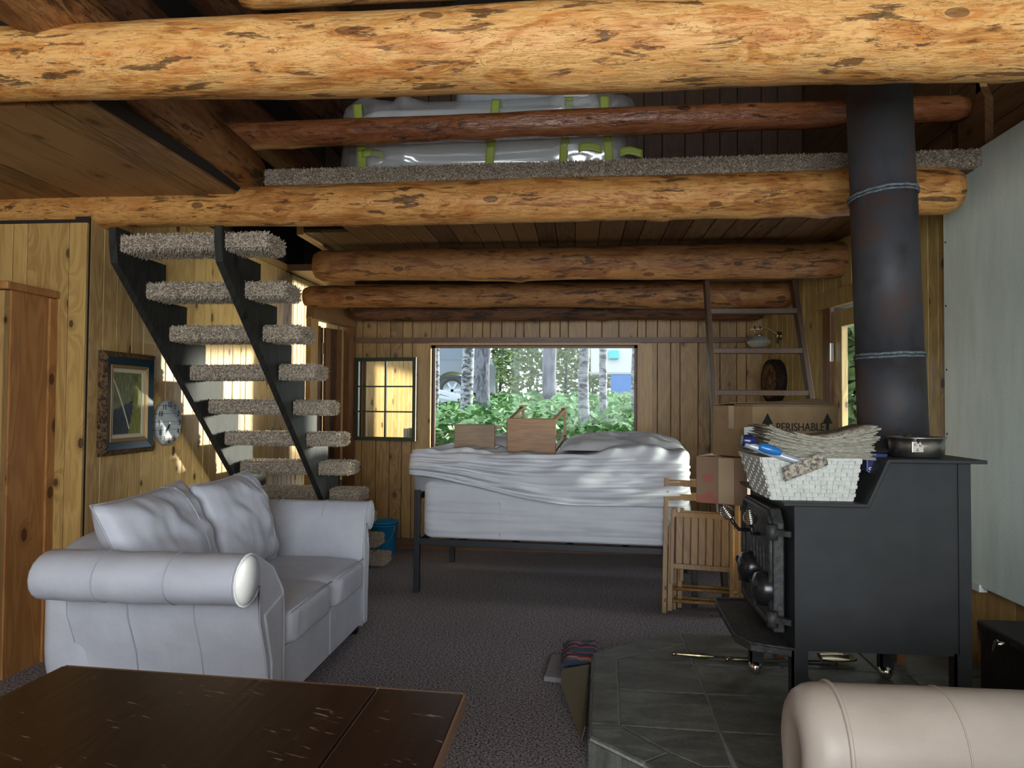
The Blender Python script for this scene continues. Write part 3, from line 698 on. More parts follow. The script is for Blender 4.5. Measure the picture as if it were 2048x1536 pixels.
pw = g.comb(g.math('MULTIPLY', u_, 9), g.math('MULTIPLY', v, 7), 0.0); n1 = g.noise(pw, 1, 5, .7, .5); n2 = g.noise(g.comb(g.math('MULTIPLY', u_, 30), g.math('MULTIPLY', v, 6), 3.0), 1, 4, .7)
forest = g.ramp(n2, [(.3, (.035, .04, .02)), (.55, (.15, .16, .07)), (.75, (.32, .32, .20))])
water = g.ramp(n1, [(.35, (.018, .022, .03)), (.7, (.06, .07, .085))])
bank = g.math('GREATER_THAN', g.math('ADD', v, g.math('MULTIPLY', n1, .10)), g.math('MULTIPLY_ADD', u_, .22, .44))
c = g.mix(bank, water, forest)
grass = g.math('GREATER_THAN', g.math('SUBTRACT', u_, g.math('MULTIPLY', v, .35)), g.math('MULTIPLY_ADD', n1, .35, .36))
c = g.mix(grass, c, g.ramp(n2, [(.35, (.08, .09, .02)), (.65, (.28, .27, .06))]))
bl = g.math('ABSOLUTE', g.math('SUBTRACT', g.math('ADD', u_, g.math('MULTIPLY', g.math('MULTIPLY', v, v), .15)), g.math('MULTIPLY_ADD', v, -.55, .62)))
c = g.mix(g.math('MULTIPLY', g.math('LESS_THAN', bl, .022), g.math('GREATER_THAN', v, .08)), c, (.55, .50, .38))
g.col(c)
MB().add([(XL+.016, PY0+.117, PZ0+.117), (XL+.016, PY1-.117, PZ0+.117), (XL+.016, PY1-.117, PZ1-.117), (XL+.016, PY0+.117, PZ1-.117)], [(0,1,2,3)]).build('canvas', M['canvas'], pt)

cc = at(340, 846, X=XL+.03); CR = .148
ck = empty('wall_clock', (XL+.01, cc.y, cc.z-CR), label='round grey wooden plank wall clock beside the painting', cat='clock')
M['clock_face'] = new_mat('grey_washed_planks', (.4, .43, .45), .6); g = G(M['clock_face']); _, px_ = g.pos()
row = g.math('FLOOR', g.math('MULTIPLY', px_[2], 19)); n1 = g.noise(g.comb(g.math('MULTIPLY', px_[1], 6), g.math('MULTIPLY', px_[2], 60), row), 1, 3, .6)
wn_ = g.n('TexWhiteNoise', noise_dimensions='2D'); g.l(g.comb(row, g.math('FLOOR', g.math('ADD', g.math('MULTIPLY', px_[1], 7), g.math('MULTIPLY', row, .37))), 0.0), wn_.inputs['Vector'])
c = g.ramp(n1, [(.3, (.36, .40, .43)), (.7, (.52, .56, .60))]); c = g.mix(g.math('GREATER_THAN', wn_.outputs['Value'], .88), c, (.22, .19, .17))
ln = g.math('LESS_THAN', g.math('FRACT', g.math('MULTIPLY', px_[2], 19)), .06); g.col(g.mix(ln, c, (.12, .12, .12)))
MB().lathe([(0, 0), (CR, 0), (CR, .02), (CR-.004, .024), (0, .024)], (XL+.002, cc.y, cc.z), (1,0,0), 48, False).build('face', M['clock_face'], ck)
for i in range(1, 13):
    a = R(90-30*i); Mx = frame_matrix((XL+.0275, cc.y+math.cos(a)*CR*.80, cc.z+math.sin(a)*CR*.80), (0,1,0), (0,0,1))
    text('numeral', str(i), .052, Mx, M['ink'], ck)
def hand(a, ln_, w_):
    d = Vector((0, math.cos(a), math.sin(a))); s_ = Vector((0, -d.z, d.y)); c_ = Vector((XL+.031, cc.y, cc.z))
    MB().prism([c_-d*.02, c_+s_*w_+d*ln_*.4, c_+d*ln_, c_-s_*w_+d*ln_*.4], (.002, 0, 0)).build('hand', M['ink'], ck)
hand(R(90-30*7.15), .095, .007); hand(R(90-6*36), .075, .006)
MB().lathe([(.010, 0), (.010, .006), (0, .008)], (XL+.029, cc.y, cc.z), (1,0,0), 12).build('hub', M['white_ink'], ck)

ml, mh = at(709, 880, Y=YB-.03), at(839, 716, Y=YB-.03)
mi = empty('window_mirror', ((ml.x+mh.x)/2, YB-.02, ml.z), label='dark green framed mirror with window bars on the back wall', cat='mirror')
fw = .035
MB().box((ml.x, YB-.045, ml.z), (mh.x, YB-.02, ml.z+fw)).build('frame_rail', M['green_frame'], mi); MB().box((ml.x, YB-.045, mh.z-fw), (mh.x, YB-.02, mh.z)).build('frame_rail', M['green_frame'], mi)
MB().box((ml.x, YB-.045, ml.z+fw), (ml.x+fw, YB-.02, mh.z-fw)).build('frame_stile', M['green_frame'], mi); MB().box((mh.x-fw, YB-.045, ml.z+fw), (mh.x, YB-.02, mh.z-fw)).build('frame_stile', M['green_frame'], mi)
mx_ = (ml.x+mh.x)/2
MB().box((mx_-.008, YB-.04, ml.z+fw), (mx_+.008, YB-.026, mh.z-fw)).build('muntin', M['green_frame'], mi)
for t in (1/3, 2/3):
    z = ml.z+fw+(mh.z-ml.z-2*fw)*t; MB().box((ml.x+fw, YB-.039, z-.007), (mh.x-fw, YB-.027, z+.007)).build('muntin', M['green_frame'], mi)
for i in range(2):
    for j in range(3):
        xa = ml.x+fw if i == 0 else mx_; xb = mx_ if i == 0 else mh.x-fw; hz = (mh.z-ml.z-2*fw)/3; za = ml.z+fw+hz*j
        MB().add([(xa, YB-.028, za), (xb, YB-.028, za), (xb, YB-.028, za+hz), (xa, YB-.028, za+hz)], [(0,1,2,3)]).build('pane', M['mirror'], mi)
mi.location.y -= .045; mi.rotation_euler = (0, 0, R(-9.5))

# ================================================================ LOVESEAT
sf = empty('loveseat', (-1.75, 3.7, 0), label='pale grey leather loveseat with rolled arms against the left wall', cat='sofa')
SXF, SXB = -1.30, -2.12
def arm_mesh(inner, rc, outer_bot, sg, ry, rz):
    zc = .70
    pts = [(inner, .06), (inner, .30), (inner, .46), (inner+sg*.02, .58), (inner+sg*(abs(rc-inner)*.35), .70)]
    # over the top and round the roll: angle measured from inward-up
    for i in range(15):
        a = R(62)+(R(330)-R(62))*i/14        # 0 = inward, 90 = up, 180 = outward, 270 = down
        pts.append((rc-sg*ry*math.cos(a), zc+rz*math.sin(a)))
    pts += [(rc+(outer_bot-rc)*.55, .50), (rc+(outer_bot-rc)*.85, .34), (outer_bot, .20), (outer_bot, .06)]
    return pts
def build_arm(inner, rc, outer_bot, sg, ry, rz):
    prof = arm_mesh(inner, rc, outer_bot, sg, ry, rz); k = len(prof)
    cy = sum(p[0] for p in prof)/k; cz = sum(p[1] for p in prof)/k
    mb = MB(); xs = [(SXF+.012, .90), (SXF+.018, .97), (SXF+.006, 1.0)] 
    rings = [(SXF+.006, 1.0), (SXF-.004, 1.0)]+[(SXF+(SXB-SXF)*t, 1.0) for t in [i/12 for i in range(1, 12)]]+[(SXB+.01, 1.0), (SXB, .985), (SXB-.008, .94)]
    for x, s_ in rings:
        for (y, z) in prof:
            bul = .006*nz(x*7, y*9, z*9)
            mb.v.append(Vector((x, cy+(y-cy)*s_+bul, cz+(z-cz)*s_+bul*.6)))
    n_ = len(rings)
    for i in range(n_-1):
        for j in range(k):
            f = [i*k+j, i*k+(j+1) % k, (i+1)*k+(j+1) % k, (i+1)*k+j]
            mb.f.append(f if sg < 0 else f[::-1]); mb.sm.append(True)
    mb.f.append(list(range(k)) if sg > 0 else list(range(k))[::-1]); mb.sm.append(False)
    e = [(n_-1)*k+j for j in range(k)]; mb.f.append(e if sg < 0 else e[::-1]); mb.sm.append(False)
    o = mb.build('arm', M['leather'], sf)
    MB().tube([(SXF+.008, y, z) for y, z in prof], .0055, 8).build('piping', M['seam'], o)
    # round scroll disc edge
    dm = MB(); dm.grid(lambda a, b: Vector((SXF+.006+.016*math.cos(PI/2*b), rc+ry*.94*math.sin(PI/2*b)*math.cos(2*PI*a), .70+rz*.94*math.sin(PI/2*b)*math.sin(2*PI*a))), 28, 8, True, True)
    dm.build('scroll_disc', M['leather'], o)
    pp_ = [(inner+(rc-inner)*.10, .56), (inner+(rc-inner)*.10, .30), (inner+(rc-inner)*.10, .08), (outer_bot+(inner-outer_bot)*.12, .08), (outer_bot+(inner-outer_bot)*.12, .30), (rc+(outer_bot-rc)*.62+(inner-rc)*.06, .52)]
    q = MB().prism([(SXF+.004, y, z) for y, z in pp_], (.012, 0, 0))
    if sg > 0: q.f = [f[::-1] for f in q.f]
    q.build('front_pad', M['leather'], o, bevel=.01, seg=3)
    for xx in (SXF-.27, SXF-.56):
        MB().tube([(xx, cy+(y-cy)*1.003, cz+(z-cz)*1.003) for y, z in prof[4:-1]], .003, 6).build('seam', M['seam'], o)
    return o
build_arm(3.12, 2.755, 2.965, -1, .122, .10)
build_arm(4.29, 4.435, 4.385, 1, .078, .085)
MB().box((SXF-.02, 3.10, .065), (SXF, 3.738, .31)).build('front_panel', M['leather'], sf, bevel=.01)
MB().box((SXF-.02, 3.744, .065), (SXF, 4.31, .31)).build('front_panel', M['leather'], sf, bevel=.01)
MB().box((SXB, 3.05, .065), (SXF-.02, 4.35, .28)).build('base', M['leather'], sf, bevel=.01)
for i, (ya, yb) in enumerate(((3.125, 3.739), (3.743, 4.29))):
    def cf(q, p, i=i):
        top = max(0, p.z)
        q = q.copy(); fr = smooth01((q.x+1.55)/.3)
        q.z += .02*top*(1-p.x**2)*(1-p.y**2)
        q.z += .008*nz(q.y*26, q.x*5, i)*fr*(1-abs(p.z)**6)+.006*nz(q.x*9, q.y*9, i+4)
        q.x += .010*nz(q.y*30, q.z*6, i+9)*fr
        return q
    c = rbox((-2.05, ya, .29), (SXF+.035, yb, .475), .32, fn=cf, nu=22, nv=12).build('seat_cushion', M['leather'], sf)
    MB().tube([(SXF+.018, ya+.03, .463), (SXF+.022, (ya+yb)/2, .472), (SXF+.018, yb-.03, .463)], .004, 8).build('piping', M['seam'], c)
bk = rbox((-2.34, 2.92, .07), (-2.02, 4.45, .80), .45, nu=16, nv=10).build('backrest', M['leather'], sf)
def pil(cx, cy, cz, yaw, lean, w_, h_, th, seed, roll=0):
    ux = Vector((math.sin(yaw), math.cos(yaw), 0)); nx = Vector((math.cos(yaw), -math.sin(yaw), 0))
    vz = (Vector((0,0,1))*math.cos(lean)-nx*math.sin(lean)); nn_ = (nx*math.cos(lean)+Vector((0,0,1))*math.sin(lean))
    u2 = ux*math.cos(roll)+vz*math.sin(roll); v2 = vz*math.cos(roll)-ux*math.sin(roll)
    c_ = Vector((cx, cy, cz)); fr = lambda a, b, t: c_+u2*a+v2*b+nn_*t
    o = pillow(fr, w_, h_, th, 34, 34, .034, seed).build('back_cushion', M['leather'], sf)
    k = []
    for i in range(41):
        a = 2*PI*i/40; cu, su = math.cos(a), math.sin(a); m_ = max(abs(cu), abs(su)); u_, v_ = cu/m_, su/m_
        k.append(fr(u_*(1-.06*(1-v_*v_)*abs(u_)**3)*w_/2, v_*(1-.06*(1-u_*u_)*abs(v_)**3)*h_/2, 0))
    MB().tube(k[:-1], .005, 6, closed=True).build('piping', M['seam'], o)
    s_ = []
    for i in range(15):
        b = -1+2*i/14; kk = (max(0, 1-.45**2.6)*max(0, 1-abs(b)**2.6))**.5; s_.append(fr(.22*w_, b*h_/2*.98, th/2*kk+.004))
    MB().tube(s_, .003, 6).build('seam', M['seam'], o)
pil(-1.95, 3.26, .735, R(4), R(24), .66, .52, .27, 3, R(4))
pil(-1.87, 3.84, .73, R(3), R(19), .60, .54, .28, 8, R(3))
for x, y in ((SXF-.05, 4.33), (SXF-.06, 3.05), (SXB+.05, 4.33), (SXB+.05, 3.05)):
    MB().cyl((x, y, 0), (x, y, .08), .02, .03, 12).build('leg', M['table'], sf)

# ================================================================ TABLE
tb = empty('table', (-.8, 1.2, 0), label='scratched dark mahogany table in the lower left foreground', cat='table')
TT = .75
c0, c1, c2, c3 = at(125, 1331, Z=TT), at(926, 1387, Z=TT), Vector((-.262, .55, TT)), Vector((-1.29, .55, TT))
vv = Vector((0, 0, -.03)); xm = .80
def lerp(a, b, t): return a+(b-a)*t
MB().prism([lerp(c0, c1, .0)+vv, lerp(c0, c1, .80)+vv, lerp(c3, c2, .80)+vv, c3+vv][::-1], (0,0,.03)).build('top_board', M['table'], tb, bevel=.004)
MB().prism([lerp(c0, c1, .802)+vv, c1+vv, c2+vv, lerp(c3, c2, .802)+vv][::-1], (0,0,.0295)).build('top_leaf', M['table'], tb, bevel=.004)
MB().bar(lerp(c0, c1, .005)+Vector((0,.004,-.012)), c1+Vector((0,.004,-.012)), .022, .006).build('edge_banding', M['table_edge'], tb)
MB().bar(c1+Vector((.004,0,-.015)), c2+Vector((.004,0,-.015)), .028, .006).build('edge_banding', M['table_edge'], tb)
for p in (c0, c1, c2, c3):
    q = p+(Vector((-.77, 1.1, TT))-p)*.14; MB().bar((q.x, q.y, 0), (q.x, q.y, TT-.03), .06, .06).build('leg', M['table'], tb, bevel=.004)
a_ = [p+(Vector((-.77, 1.1, TT))-p)*.14+Vector((0,0,-.08)) for p in (c0, c1, c2, c3)]
for i in range(4): MB().bar(a_[i], a_[(i+1) % 4], .09, .02).build('apron', M['table'], tb)

# ================================================================ BED
BA = R(-4.6); bp = at(833, 1184, Z=0)
bd = empty('bed_frame', (bp.x, bp.y, 0), (0, 0, BA), label='black metal bed frame under the stacked mattresses', cat='bed')
BL, BW = 2.0, 1.04
def lb(name, lo, hi, m=M['black_metal']): return MB().box(lo, hi).build(name, m, bd, local=True, bevel=.003)
lb('post', (-.02, -.02, 0), (.022, .022, .75)); lb('post', (-.02, BW-.02, 0), (.022, BW+.02, .75)); lb('post', (BL-.02, -.02, 0), (BL+.02, .02, .40)); lb('post', (BL-.02, BW-.02, 0), (BL+.02, BW+.02, .40))
lb('side_rail', (.022, -.016, .35), (BL-.02, .016, .395)); lb('side_rail', (.022, BW-.016, .35), (BL-.02, BW+.016, .395))
lb('end_rail', (-.016, .022, .35), (.016, BW-.02, .395)); lb('end_rail', (BL-.016, .022, .35), (BL+.016, BW-.02, .395)); lb('head_rail', (-.014, .022, .68), (.014, BW-.02, .72))
for t in (.3, .7, 1.1, 1.5): lb('slat', (t, .02, .372), (t+.05, BW-.02, .388))
MBED = Matrix.Translation((bp.x, bp.y, 0)) @ Matrix.Rotation(BA, 4, 'Z')
def bw(u, v, z): return MBED @ Vector((u, v, z))
def cloth_block(name, u0, u1, v0, v1, zb, zt, m, front, seed, wr=.012, nu=170, **tags):
    """wrinkled mattress: cross-section loops along u; front(t)-> (hem z, bulge)"""
    mb = MB(); loops = []
    for i in range(nu):
        t = i/(nu-1); u = u0+(u1-u0)*t; hz, bl = front(t)
        e = min(t, 1-t)*(u1-u0); rr = math.sqrt(max(0, 1-(1-min(1, e/.09))**2)); 
        sec = []
        zt_ = zt[0]+(zt[1]-zt[0])*t+.012*nz(u*4, seed)
        for k in range(10): a = k/9; sec.append((v1-(v1-v0-.05)*a, zt_))
        for k in range(7): a = PI/2*k/6; sec.append((v0+.05-(.05+bl*.4)*math.sin(a), zt_-.05*(1-math.cos(a))))
        for k in range(1, 33): a = k/32; sec.append((v0-bl*(.4+.6*math.sin(a*PI*.75)), zt_-.05-(zt_-.05-hz)*a))
        sec.append((v0-bl*.2, hz-.012)); sec.append((v0+.05, hz+.0)); sec.append((v0+.08, zb)); sec.append((v1, zb))
        vc = (v0+v1)/2; zc = (zb+zt_)/2; kk = .86+.14*rr
        for (v, z) in sec:
            fr_ = (zt_-z)/max(.05, zt_-hz); up_ = max(0, 1-fr_*1.6)
            d = wr*(1.9*abs(nz(fr_*3.4+seed, u*.9+fr_))-1.0*abs(nz(fr_*7+seed*2, u*1.3+fr_*1.5))+1.25*nz(fr_*13+seed*2, u*1.5+fr_*2)+.45*up_*nz(u*9+fr_*4+seed, fr_*2.5)+.8*nz(u*4.5+fr_*4, fr_*3-u*2, seed)-.3)
            mb.v.append(bw(u+d*.3, vc+(v-vc)*kk-(d if v < v0+.1 else 0), zc+(z-zc)*(.80+.20*rr)+(d if z > zt_-.02 else d*.2)))
        loops.append(len(sec))
    k = loops[0]
    for i in range(nu-1):
        for j in range(k): mb.f.append([i*k+j, i*k+(j+1) % k, (i+1)*k+(j+1) % k, (i+1)*k+j]); mb.sm.append(True)
    mb.f.append(list(range(k))[::-1]); mb.sm.append(False); mb.f.append([(nu-1)*k+j for j in range(k)]); mb.sm.append(False)
    o = mb.build(name, m); tag(o, **tags); return o
ms = cloth_block('mattress', .03, 1.98, .02, 1.02, .40, (.83, .735), M['sheet'], lambda t: (.415, .012+.02*math.sin(PI*t)), 3, .011, label='lower white covered mattress resting on the black bed frame', cat='mattress', group='mattresses stacked on the bed')
cr = [bw(.05+1.9*i/30, .003, .60-.03*i/30) for i in range(31)]
MB().tube(cr, .004, 6).build('seam', M['sheet'], ms); MB().tube([bw(.62, .0, .43), bw(.63, -.005, .56), bw(.62, .0, .68)], .004, 6).build('seam', M['sheet'], ms)
hem = lambda t: (.87-.19*smooth01(t/.62)+.02*t*t, .05+.05*math.sin(PI*t))
mt = cloth_block('mattress', -.07, 1.97, -.02, 1.03, .74, (1.055, 1.07), M['sheet'], hem, 17, .034, label='upper mattress in a sagging white sheet, draped over the lower one', cat='mattress', group='mattresses stacked on the bed')
def mound(u0, u1, v0, v1, z0, h, m, seed, **t):
    def f(a, b):
        e = (max(0, 1-abs(2*a-1)**3)*max(0, 1-abs(2*b-1)**3))**.5
        u = u0+(u1-u0)*a; v = v0+(v1-v0)*b
        return bw(u, v, z0+e*h*(.8+.3*nz(u*3+seed, v*3))+.030*e*nz(u*8+v*14+seed, v*9-u*5)+.014*e*nz(u*22+v*34, v*12+seed))
    o = MB().grid(f, 60, 40).build('blanket', m); tag(o, **t)
mound(1.02, 1.96, .25, 1.0, 1.05, .15, M['sheet_grey'], 5, label='rumpled shiny grey blanket heap on the right end of the bed', cat='blanket')
mound(.10, .92, .62, 1.0, 1.04, .12, M['sheet_grey'], 15, label='rumpled grey blanket behind the wooden stools on the bed', cat='blanket')
# stools on the bed
def panel_px(x0, y0, x1, y1, Y, th, name, m, par): 
    a, b = at(x0, y1, Y=Y), at(x1, y0, Y=Y); return MB().box((a.x, Y, a.z), (b.x, Y+th, b.z)).build(name, m, par, bevel=.006, seg=3), a, b
s1 = empty('folding_stool', tuple(at(948, 903, Y=5.6)), label='small square greyish wooden stool lying on its side on the bed', cat='stool')
_, a, b = panel_px(908, 849, 990, 906, 5.55, .025, 'seat', M['stool_wood2'], s1)
for x in (a.x+.03, b.x-.0):
    for z in (a.z+.03, b.z-.025): MB().bar((x, 5.57, z), (x+.01, 5.88, z+.0), .028, .02).build('leg', M['stool_wood2'], s1)
s2 = empty('folding_stool', tuple(at(1064, 905, Y=5.6)), label='brown wooden stool lying on its side with its legs sticking up, on the bed', cat='stool')
_, a, b = panel_px(1013, 837, 1112, 908, 5.50, .025, 'seat', M['stool_wood'], s2)
e1, e2, e3 = at(1046, 814, Y=5.86), at(1129, 818, Y=5.86), at(1130, 872, Y=5.86)
e4 = Vector((e1.x, 5.86, e3.z))
for p, q in (((a.x+.02, 5.52, b.z-.02), e1), ((b.x-.02, 5.52, b.z-.02), e2), ((b.x-.01, 5.52, a.z+.03), e3), ((a.x+.02, 5.52, a.z+.03), e4)): MB().bar(p, q, .022, .028).build('leg', M['stool_wood'], s2)
MB().bar(e2+Vector((0,0,.0)), e3, .022, .02).build('stretcher', M['stool_wood'], s2); MB().bar(e1, e4, .022, .02).build('stretcher', M['stool_wood'], s2); MB().bar(e4, e3, .02, .02).build('stretcher', M['stool_wood'], s2)
for e in (e1, e2): MB().bar(e+Vector((-.03, 0, .005)), e+Vector((.035, 0, .012)), .012, .05).build('foot', M['stool_wood'], s2)

# ================================================================ FOLDING CHAIRS (leaning on the bed end)
def fold_chair(label):
    fc = empty('folding_chair', (0, 0, 0), label=label, cat='chair', group='folded slatted chairs beside the stove')
    W, HT = .47, .90; m = M['chair_wood']
    def b(nm, p, q, w_=.032, d=.022): MB().bar(p, q, w_, d, (1,0,0)).build(nm, m, fc, local=True, bevel=.003)
    b('back_leg', (0, 0, 0), (0, 0, HT)); b('back_leg', (W, 0, 0), (W, 0, HT))
    b('front_leg', (.035, -.03, .02), (.035, -.03, .58)); b('front_leg', (W-.035, -.03, .02), (W-.035, -.03, .58))
    for z in (HT-.03, HT-.125): MB().box((.016, -.01, z-.022), (W-.016, .01, z+.022)).build('back_rail', m, fc, local=True, bevel=.003)
    for z in (.655, .315): MB().box((.035, -.062, z-.018), (W-.035, -.042, z+.018)).build('seat_rail', m, fc, local=True, bevel=.003)
    MB().box((.03, -.066, .20), (.056, -.044, .69)).build('seat_stile', m, fc, local=True, bevel=.003); MB().box((W-.056, -.066, .18), (W-.03, -.044, .69)).build('seat_stile', m, fc, local=True, bevel=.003)
    n_ = 7; x0, x1 = .062, W-.062; pw_ = (x1-x0)/n_
    for i in range(n_): MB().box((x0+pw_*i+.004, -.068, .333), (x0+pw_*(i+1)-.004, -.052, .64)).build('seat_slat', m, fc, local=True, bevel=.002)
    for z in (.165, .085): MB().cyl((0, -.015, z), (W, -.015, z), .011, n=10).build('rung', m, fc, local=True)
    return fc
cp = at(1328, 1226, Z=0)
ch = fold_chair('folded slatted wooden chair leaning in front, beside the stove door'); ch.location = cp; ch.rotation_euler = (R(-9), R(1.5), R(-4))
c2_ = copy_tree(ch, None, (cp.x+.075, cp.y+.085, 0), (R(-8), R(1.5), R(-3)), label='second folded wooden chair, half hidden behind the front one')

# ================================================================ LADDER
ld = empty('ladder', (1.28, 5.2, 0), label='brown wooden ladder leaning up to the loft beam', cat='ladder')
lt = lambda z: 5.10+.44*z/2.6
def lx(s_, z): return .965-.028*(z-1.43) if s_ == 0 else 1.645-.088*(z-1.43)
for s_ in (0, 1): MB().bar((lx(s_, 0), lt(0), .0), (lx(s_, 2.56), lt(2.56), 2.56), .035, .085, (1,0,0)).build('rail', M['ladder_wood'], ld, bevel=.003)
for py in (552, 621, 702, 786):
    z = at(1515, py, Y=5.4).z; MB().bar((lx(0, z), lt(z), z), (lx(1, z), lt(z), z), .038, .08).build('rung', M['ladder_wood'], ld, bevel=.003)
for z in (1.13, .80, .47): MB().bar((lx(0, z), lt(z), z), (lx(1, z), lt(z), z), .038, .08).build('rung', M['ladder_wood'], ld, bevel=.003)

# ================================================================ WALL LAMP, PLAQUE, BUCKET
lp_b = onr(6.45)+nr_*.0; lz = at(1558, 672, Y=6.45).z
wlp = empty('wall_lamp', (lp_b.x, 6.45, lz), label='brass wall lamp with a ribbed glass shade behind the ladder', cat='lamp')
sc_ = at(1518, 682, Y=6.45)
MB().lathe([(0, 0), (.035, 0), (.03, .012), (.012, .02), (0, .022)], lp_b+Vector((0,0,lz)), nr_, 16).build('wall_plate', M['brass'], wlp)
pts = [lp_b+Vector((-.01, 0, lz)), lp_b+Vector((-.07, 0, lz+.06)), Vector((sc_.x+.03, 6.45, lz+.10)), Vector((sc_.x, 6.45, lz+.09))]
MB().tube([lerp(lerp(pts[0], pts[1], t), lerp(pts[2], pts[3], t), t) for t in [i/12 for i in range(13)]], .006, 8).build('arm', M['brass'], wlp)
MB().tube([lp_b+Vector((-.02, .01, lz-.06)), lp_b+Vector((-.03, 0, lz)), lp_b+Vector((-.02, 0, lz+.04))], .008, 8).build('scroll', M['brass'], wlp)
for dx in (-.035, .01): MB().tube([(sc_.x+dx, 6.45, sc_.z+.05), (sc_.x+dx, 6.45, sc_.z+.13)], .006, 8).build('post', M['brass'], wlp)
MB().bar((sc_.x-.07, 6.45, sc_.z+.10), (sc_.x+.03, 6.45, sc_.z+.105), .008, .008).build('cross_bar', M['brass'], wlp)
MB().lathe([(.03, .055), (.04, .045), (.03, .04)], sc_, (0,0,1), 20).build('collar', M['brass'], wlp)
n_ = 48; sh = MB()
def shp(a, b):
    pr_ = [(.03, .05), (.055, .035), (.095, .0), (.10, -.012), (.07, -.045), (.055, -.055)]
    x = b*(len(pr_)-1); i = min(int(x), len(pr_)-2); t = x-i; r_ = pr_[i][0]*(1-t)+pr_[i+1][0]*t; h_ = pr_[i][1]*(1-t)+pr_[i+1][1]*t
    r_ *= 1+.03*math.sin(a*2*PI*16); return Vector((sc_.x+r_*math.cos(2*PI*a), sc_.y+r_*math.sin(2*PI*a), sc_.z+h_))
sh.grid(shp, 96, 16, True, True); sh.build('shade', M['lamp_glass'], wlp)
pq_c = onr(6.5); pz_ = at(1540, 762, Y=6.5).z
pq = empty('wood_plaque', (pq_c.x, 6.5, pz_-.19), label='round carved log slice plaque on the right wall behind the ladder', cat='plaque')
MB().lathe([(0, 0), (.185, 0), (.19, .05), (.185, .085), (.15, .088)], pq_c+Vector((0,0,pz_)), nr_, 40).build('bark_rim', M['bark_rim'], pq)
MB().lathe([(.155, .085), (.15, .092), (.10, .094), (.095, .088), (.06, .088), (.055, .098), (0, .10)], pq_c+Vector((0,0,pz_)), nr_, 40).build('carved_face', M['plaque'], pq)
for i in range(8):
    a = 2*PI*i/8; t_ = ur*math.cos(a)+Vector((0,0,1))*math.sin(a); c_ = pq_c+Vector((0,0,pz_))+nr_*.092
    MB().sphere(c_+t_*.115, .022, 10, (.5, 1, 1)).build('carved_petal', M['plaque'], pq)
bc = Vector((-1.80, 6.62, 0))
bu = empty('bucket', tuple(bc), label='bright blue plastic bucket at the foot of the stairs', cat='bucket')
MB().lathe([(0, 0), (.105, 0), (.11, .006), (.132, .29), (.140, .292), (.140, .302), (.128, .302), (.104, .012), (0, .012)], bc, n=36).build('body', M['bucket'], bu)
MB().tube([bc+Vector((.138*math.cos(a), .138*math.sin(a), .27)) for a in [2*PI*i/32 for i in range(32)]], .006, 8, closed=True).build('rim', M['bucket'], bu)
MB().tube([bc+Vector((-.14*math.cos(a), -.14-.01*math.sin(a), .28-.16*math.sin(a))) for a in [PI*i/14 for i in range(15)]], .003, 6).build('handle', M['alu'], bu)

# ================================================================ HEARTH
HZ = .12
hp = lambda x, y: at(x, y, Z=HZ)
O = {'a': hp(1186, 1307), 'b': hp(1324, 1268), 'c': hp(1362, 1268), 'l': hp(1180, 1474), 'n': hp(1288, 1527)}
outline = [O['b'], O['a'], O['l'], O['n'], Vector((.50, 2.22, HZ)), Vector((1.98, 2.22, HZ)), Vector((1.98, O['b'].y, HZ))]
he = MB().prism([p+Vector((0,0,-HZ)) for p in outline], (0,0,HZ-.004)).build('hearth', M['grout']); tag(he, 'raised grey green slate tile hearth under the stove', 'hearth', kind='structure')
def inset(poly, d):
    n = len(poly); out = []
    ar = sum(poly[i].x*poly[(i+1) % n].y-poly[(i+1) % n].x*poly[i].y for i in range(n)); sg = 1 if ar > 0 else -1
    for i in range(n):
        a, b, c_ = poly[i-1], poly[i], poly[(i+1) % n]
        e1 = (b-a); e1.z = 0; e1.normalize(); e2 = (c_-b); e2.z = 0; e2.normalize()
        n1 = Vector((-e1.y, e1.x, 0))*sg; n2 = Vector((-e2.y, e2.x, 0))*sg
        den = 1+n1.dot(n2); out.append(b+(n1+n2)*(d/max(.3, den)))
    return out, sg
def tile(poly, zt=0):
    q, sg = inset([Vector((p.x, p.y, HZ-.03)) for p in poly], .0045)
    if sg > 0: q = q[::-1]
    MB().prism(q, (0, 0, .034+zt)).build('tile', M['slate'], he, bevel=.003, seg=1)
s1a, s1b, s1c, s1d = hp(1362,1268), hp(1387,1330), hp(1440,1466), hp(1465,1536)
h2m = hp(1412,1390); v1a, v1b, v1c = hp(1233,1319), hp(1236,1380), hp(1239,1453); h3l = hp(1180,1449); la = hp(1186,1316)
dg = hp(1336,1290); dgc = lerp(s1a, s1b, .38)
tile([O['a'], la, v1a, dgc, s1a, O['b']]); tile([v1a, s1b, dgc])
tile([la, h3l, v1c, v1b, v1a]); tile([v1a, v1b, h2m, s1b]); tile([v1b, v1c, s1c, h2m])
d1e = lerp(v1c, hp(1406,1536), 1.0); d2e = hp(1339, 1507)
tile([h3l, O['l'], O['n'], d2e, v1c]); 
sl2 = s1c+(s1d-s1c)*2.0; d1x = v1c+(hp(1406,1536)-v1c)*1.0
d1f = Vector((.62, 2.32, HZ))
tile([v1c, d2e, d1e, s1d, s1c]); tile([d2e, O['n'], Vector((.50, 2.22, HZ)), Vector((s1d.x+.03, 2.22, HZ)), s1d, d1e])
def hx(px, py, Xr): # continue a joint to the right
    p = hp(px, py); return p
rows = [s1a, s1b, h2m, s1c, Vector((s1d.x+.03, 2.22, HZ))]
ends = [Vector((1.98, O['b'].y, HZ)), Vector((1.98, s1b.y-.02, HZ)), Vector((1.98, h2m.y-.02, HZ)), Vector((1.98, s1c.y-.02, HZ)), Vector((1.98, 2.22, HZ))]
cuts = [(.30, .62), (.36, .70), (.40, .72), (.33, .66)]
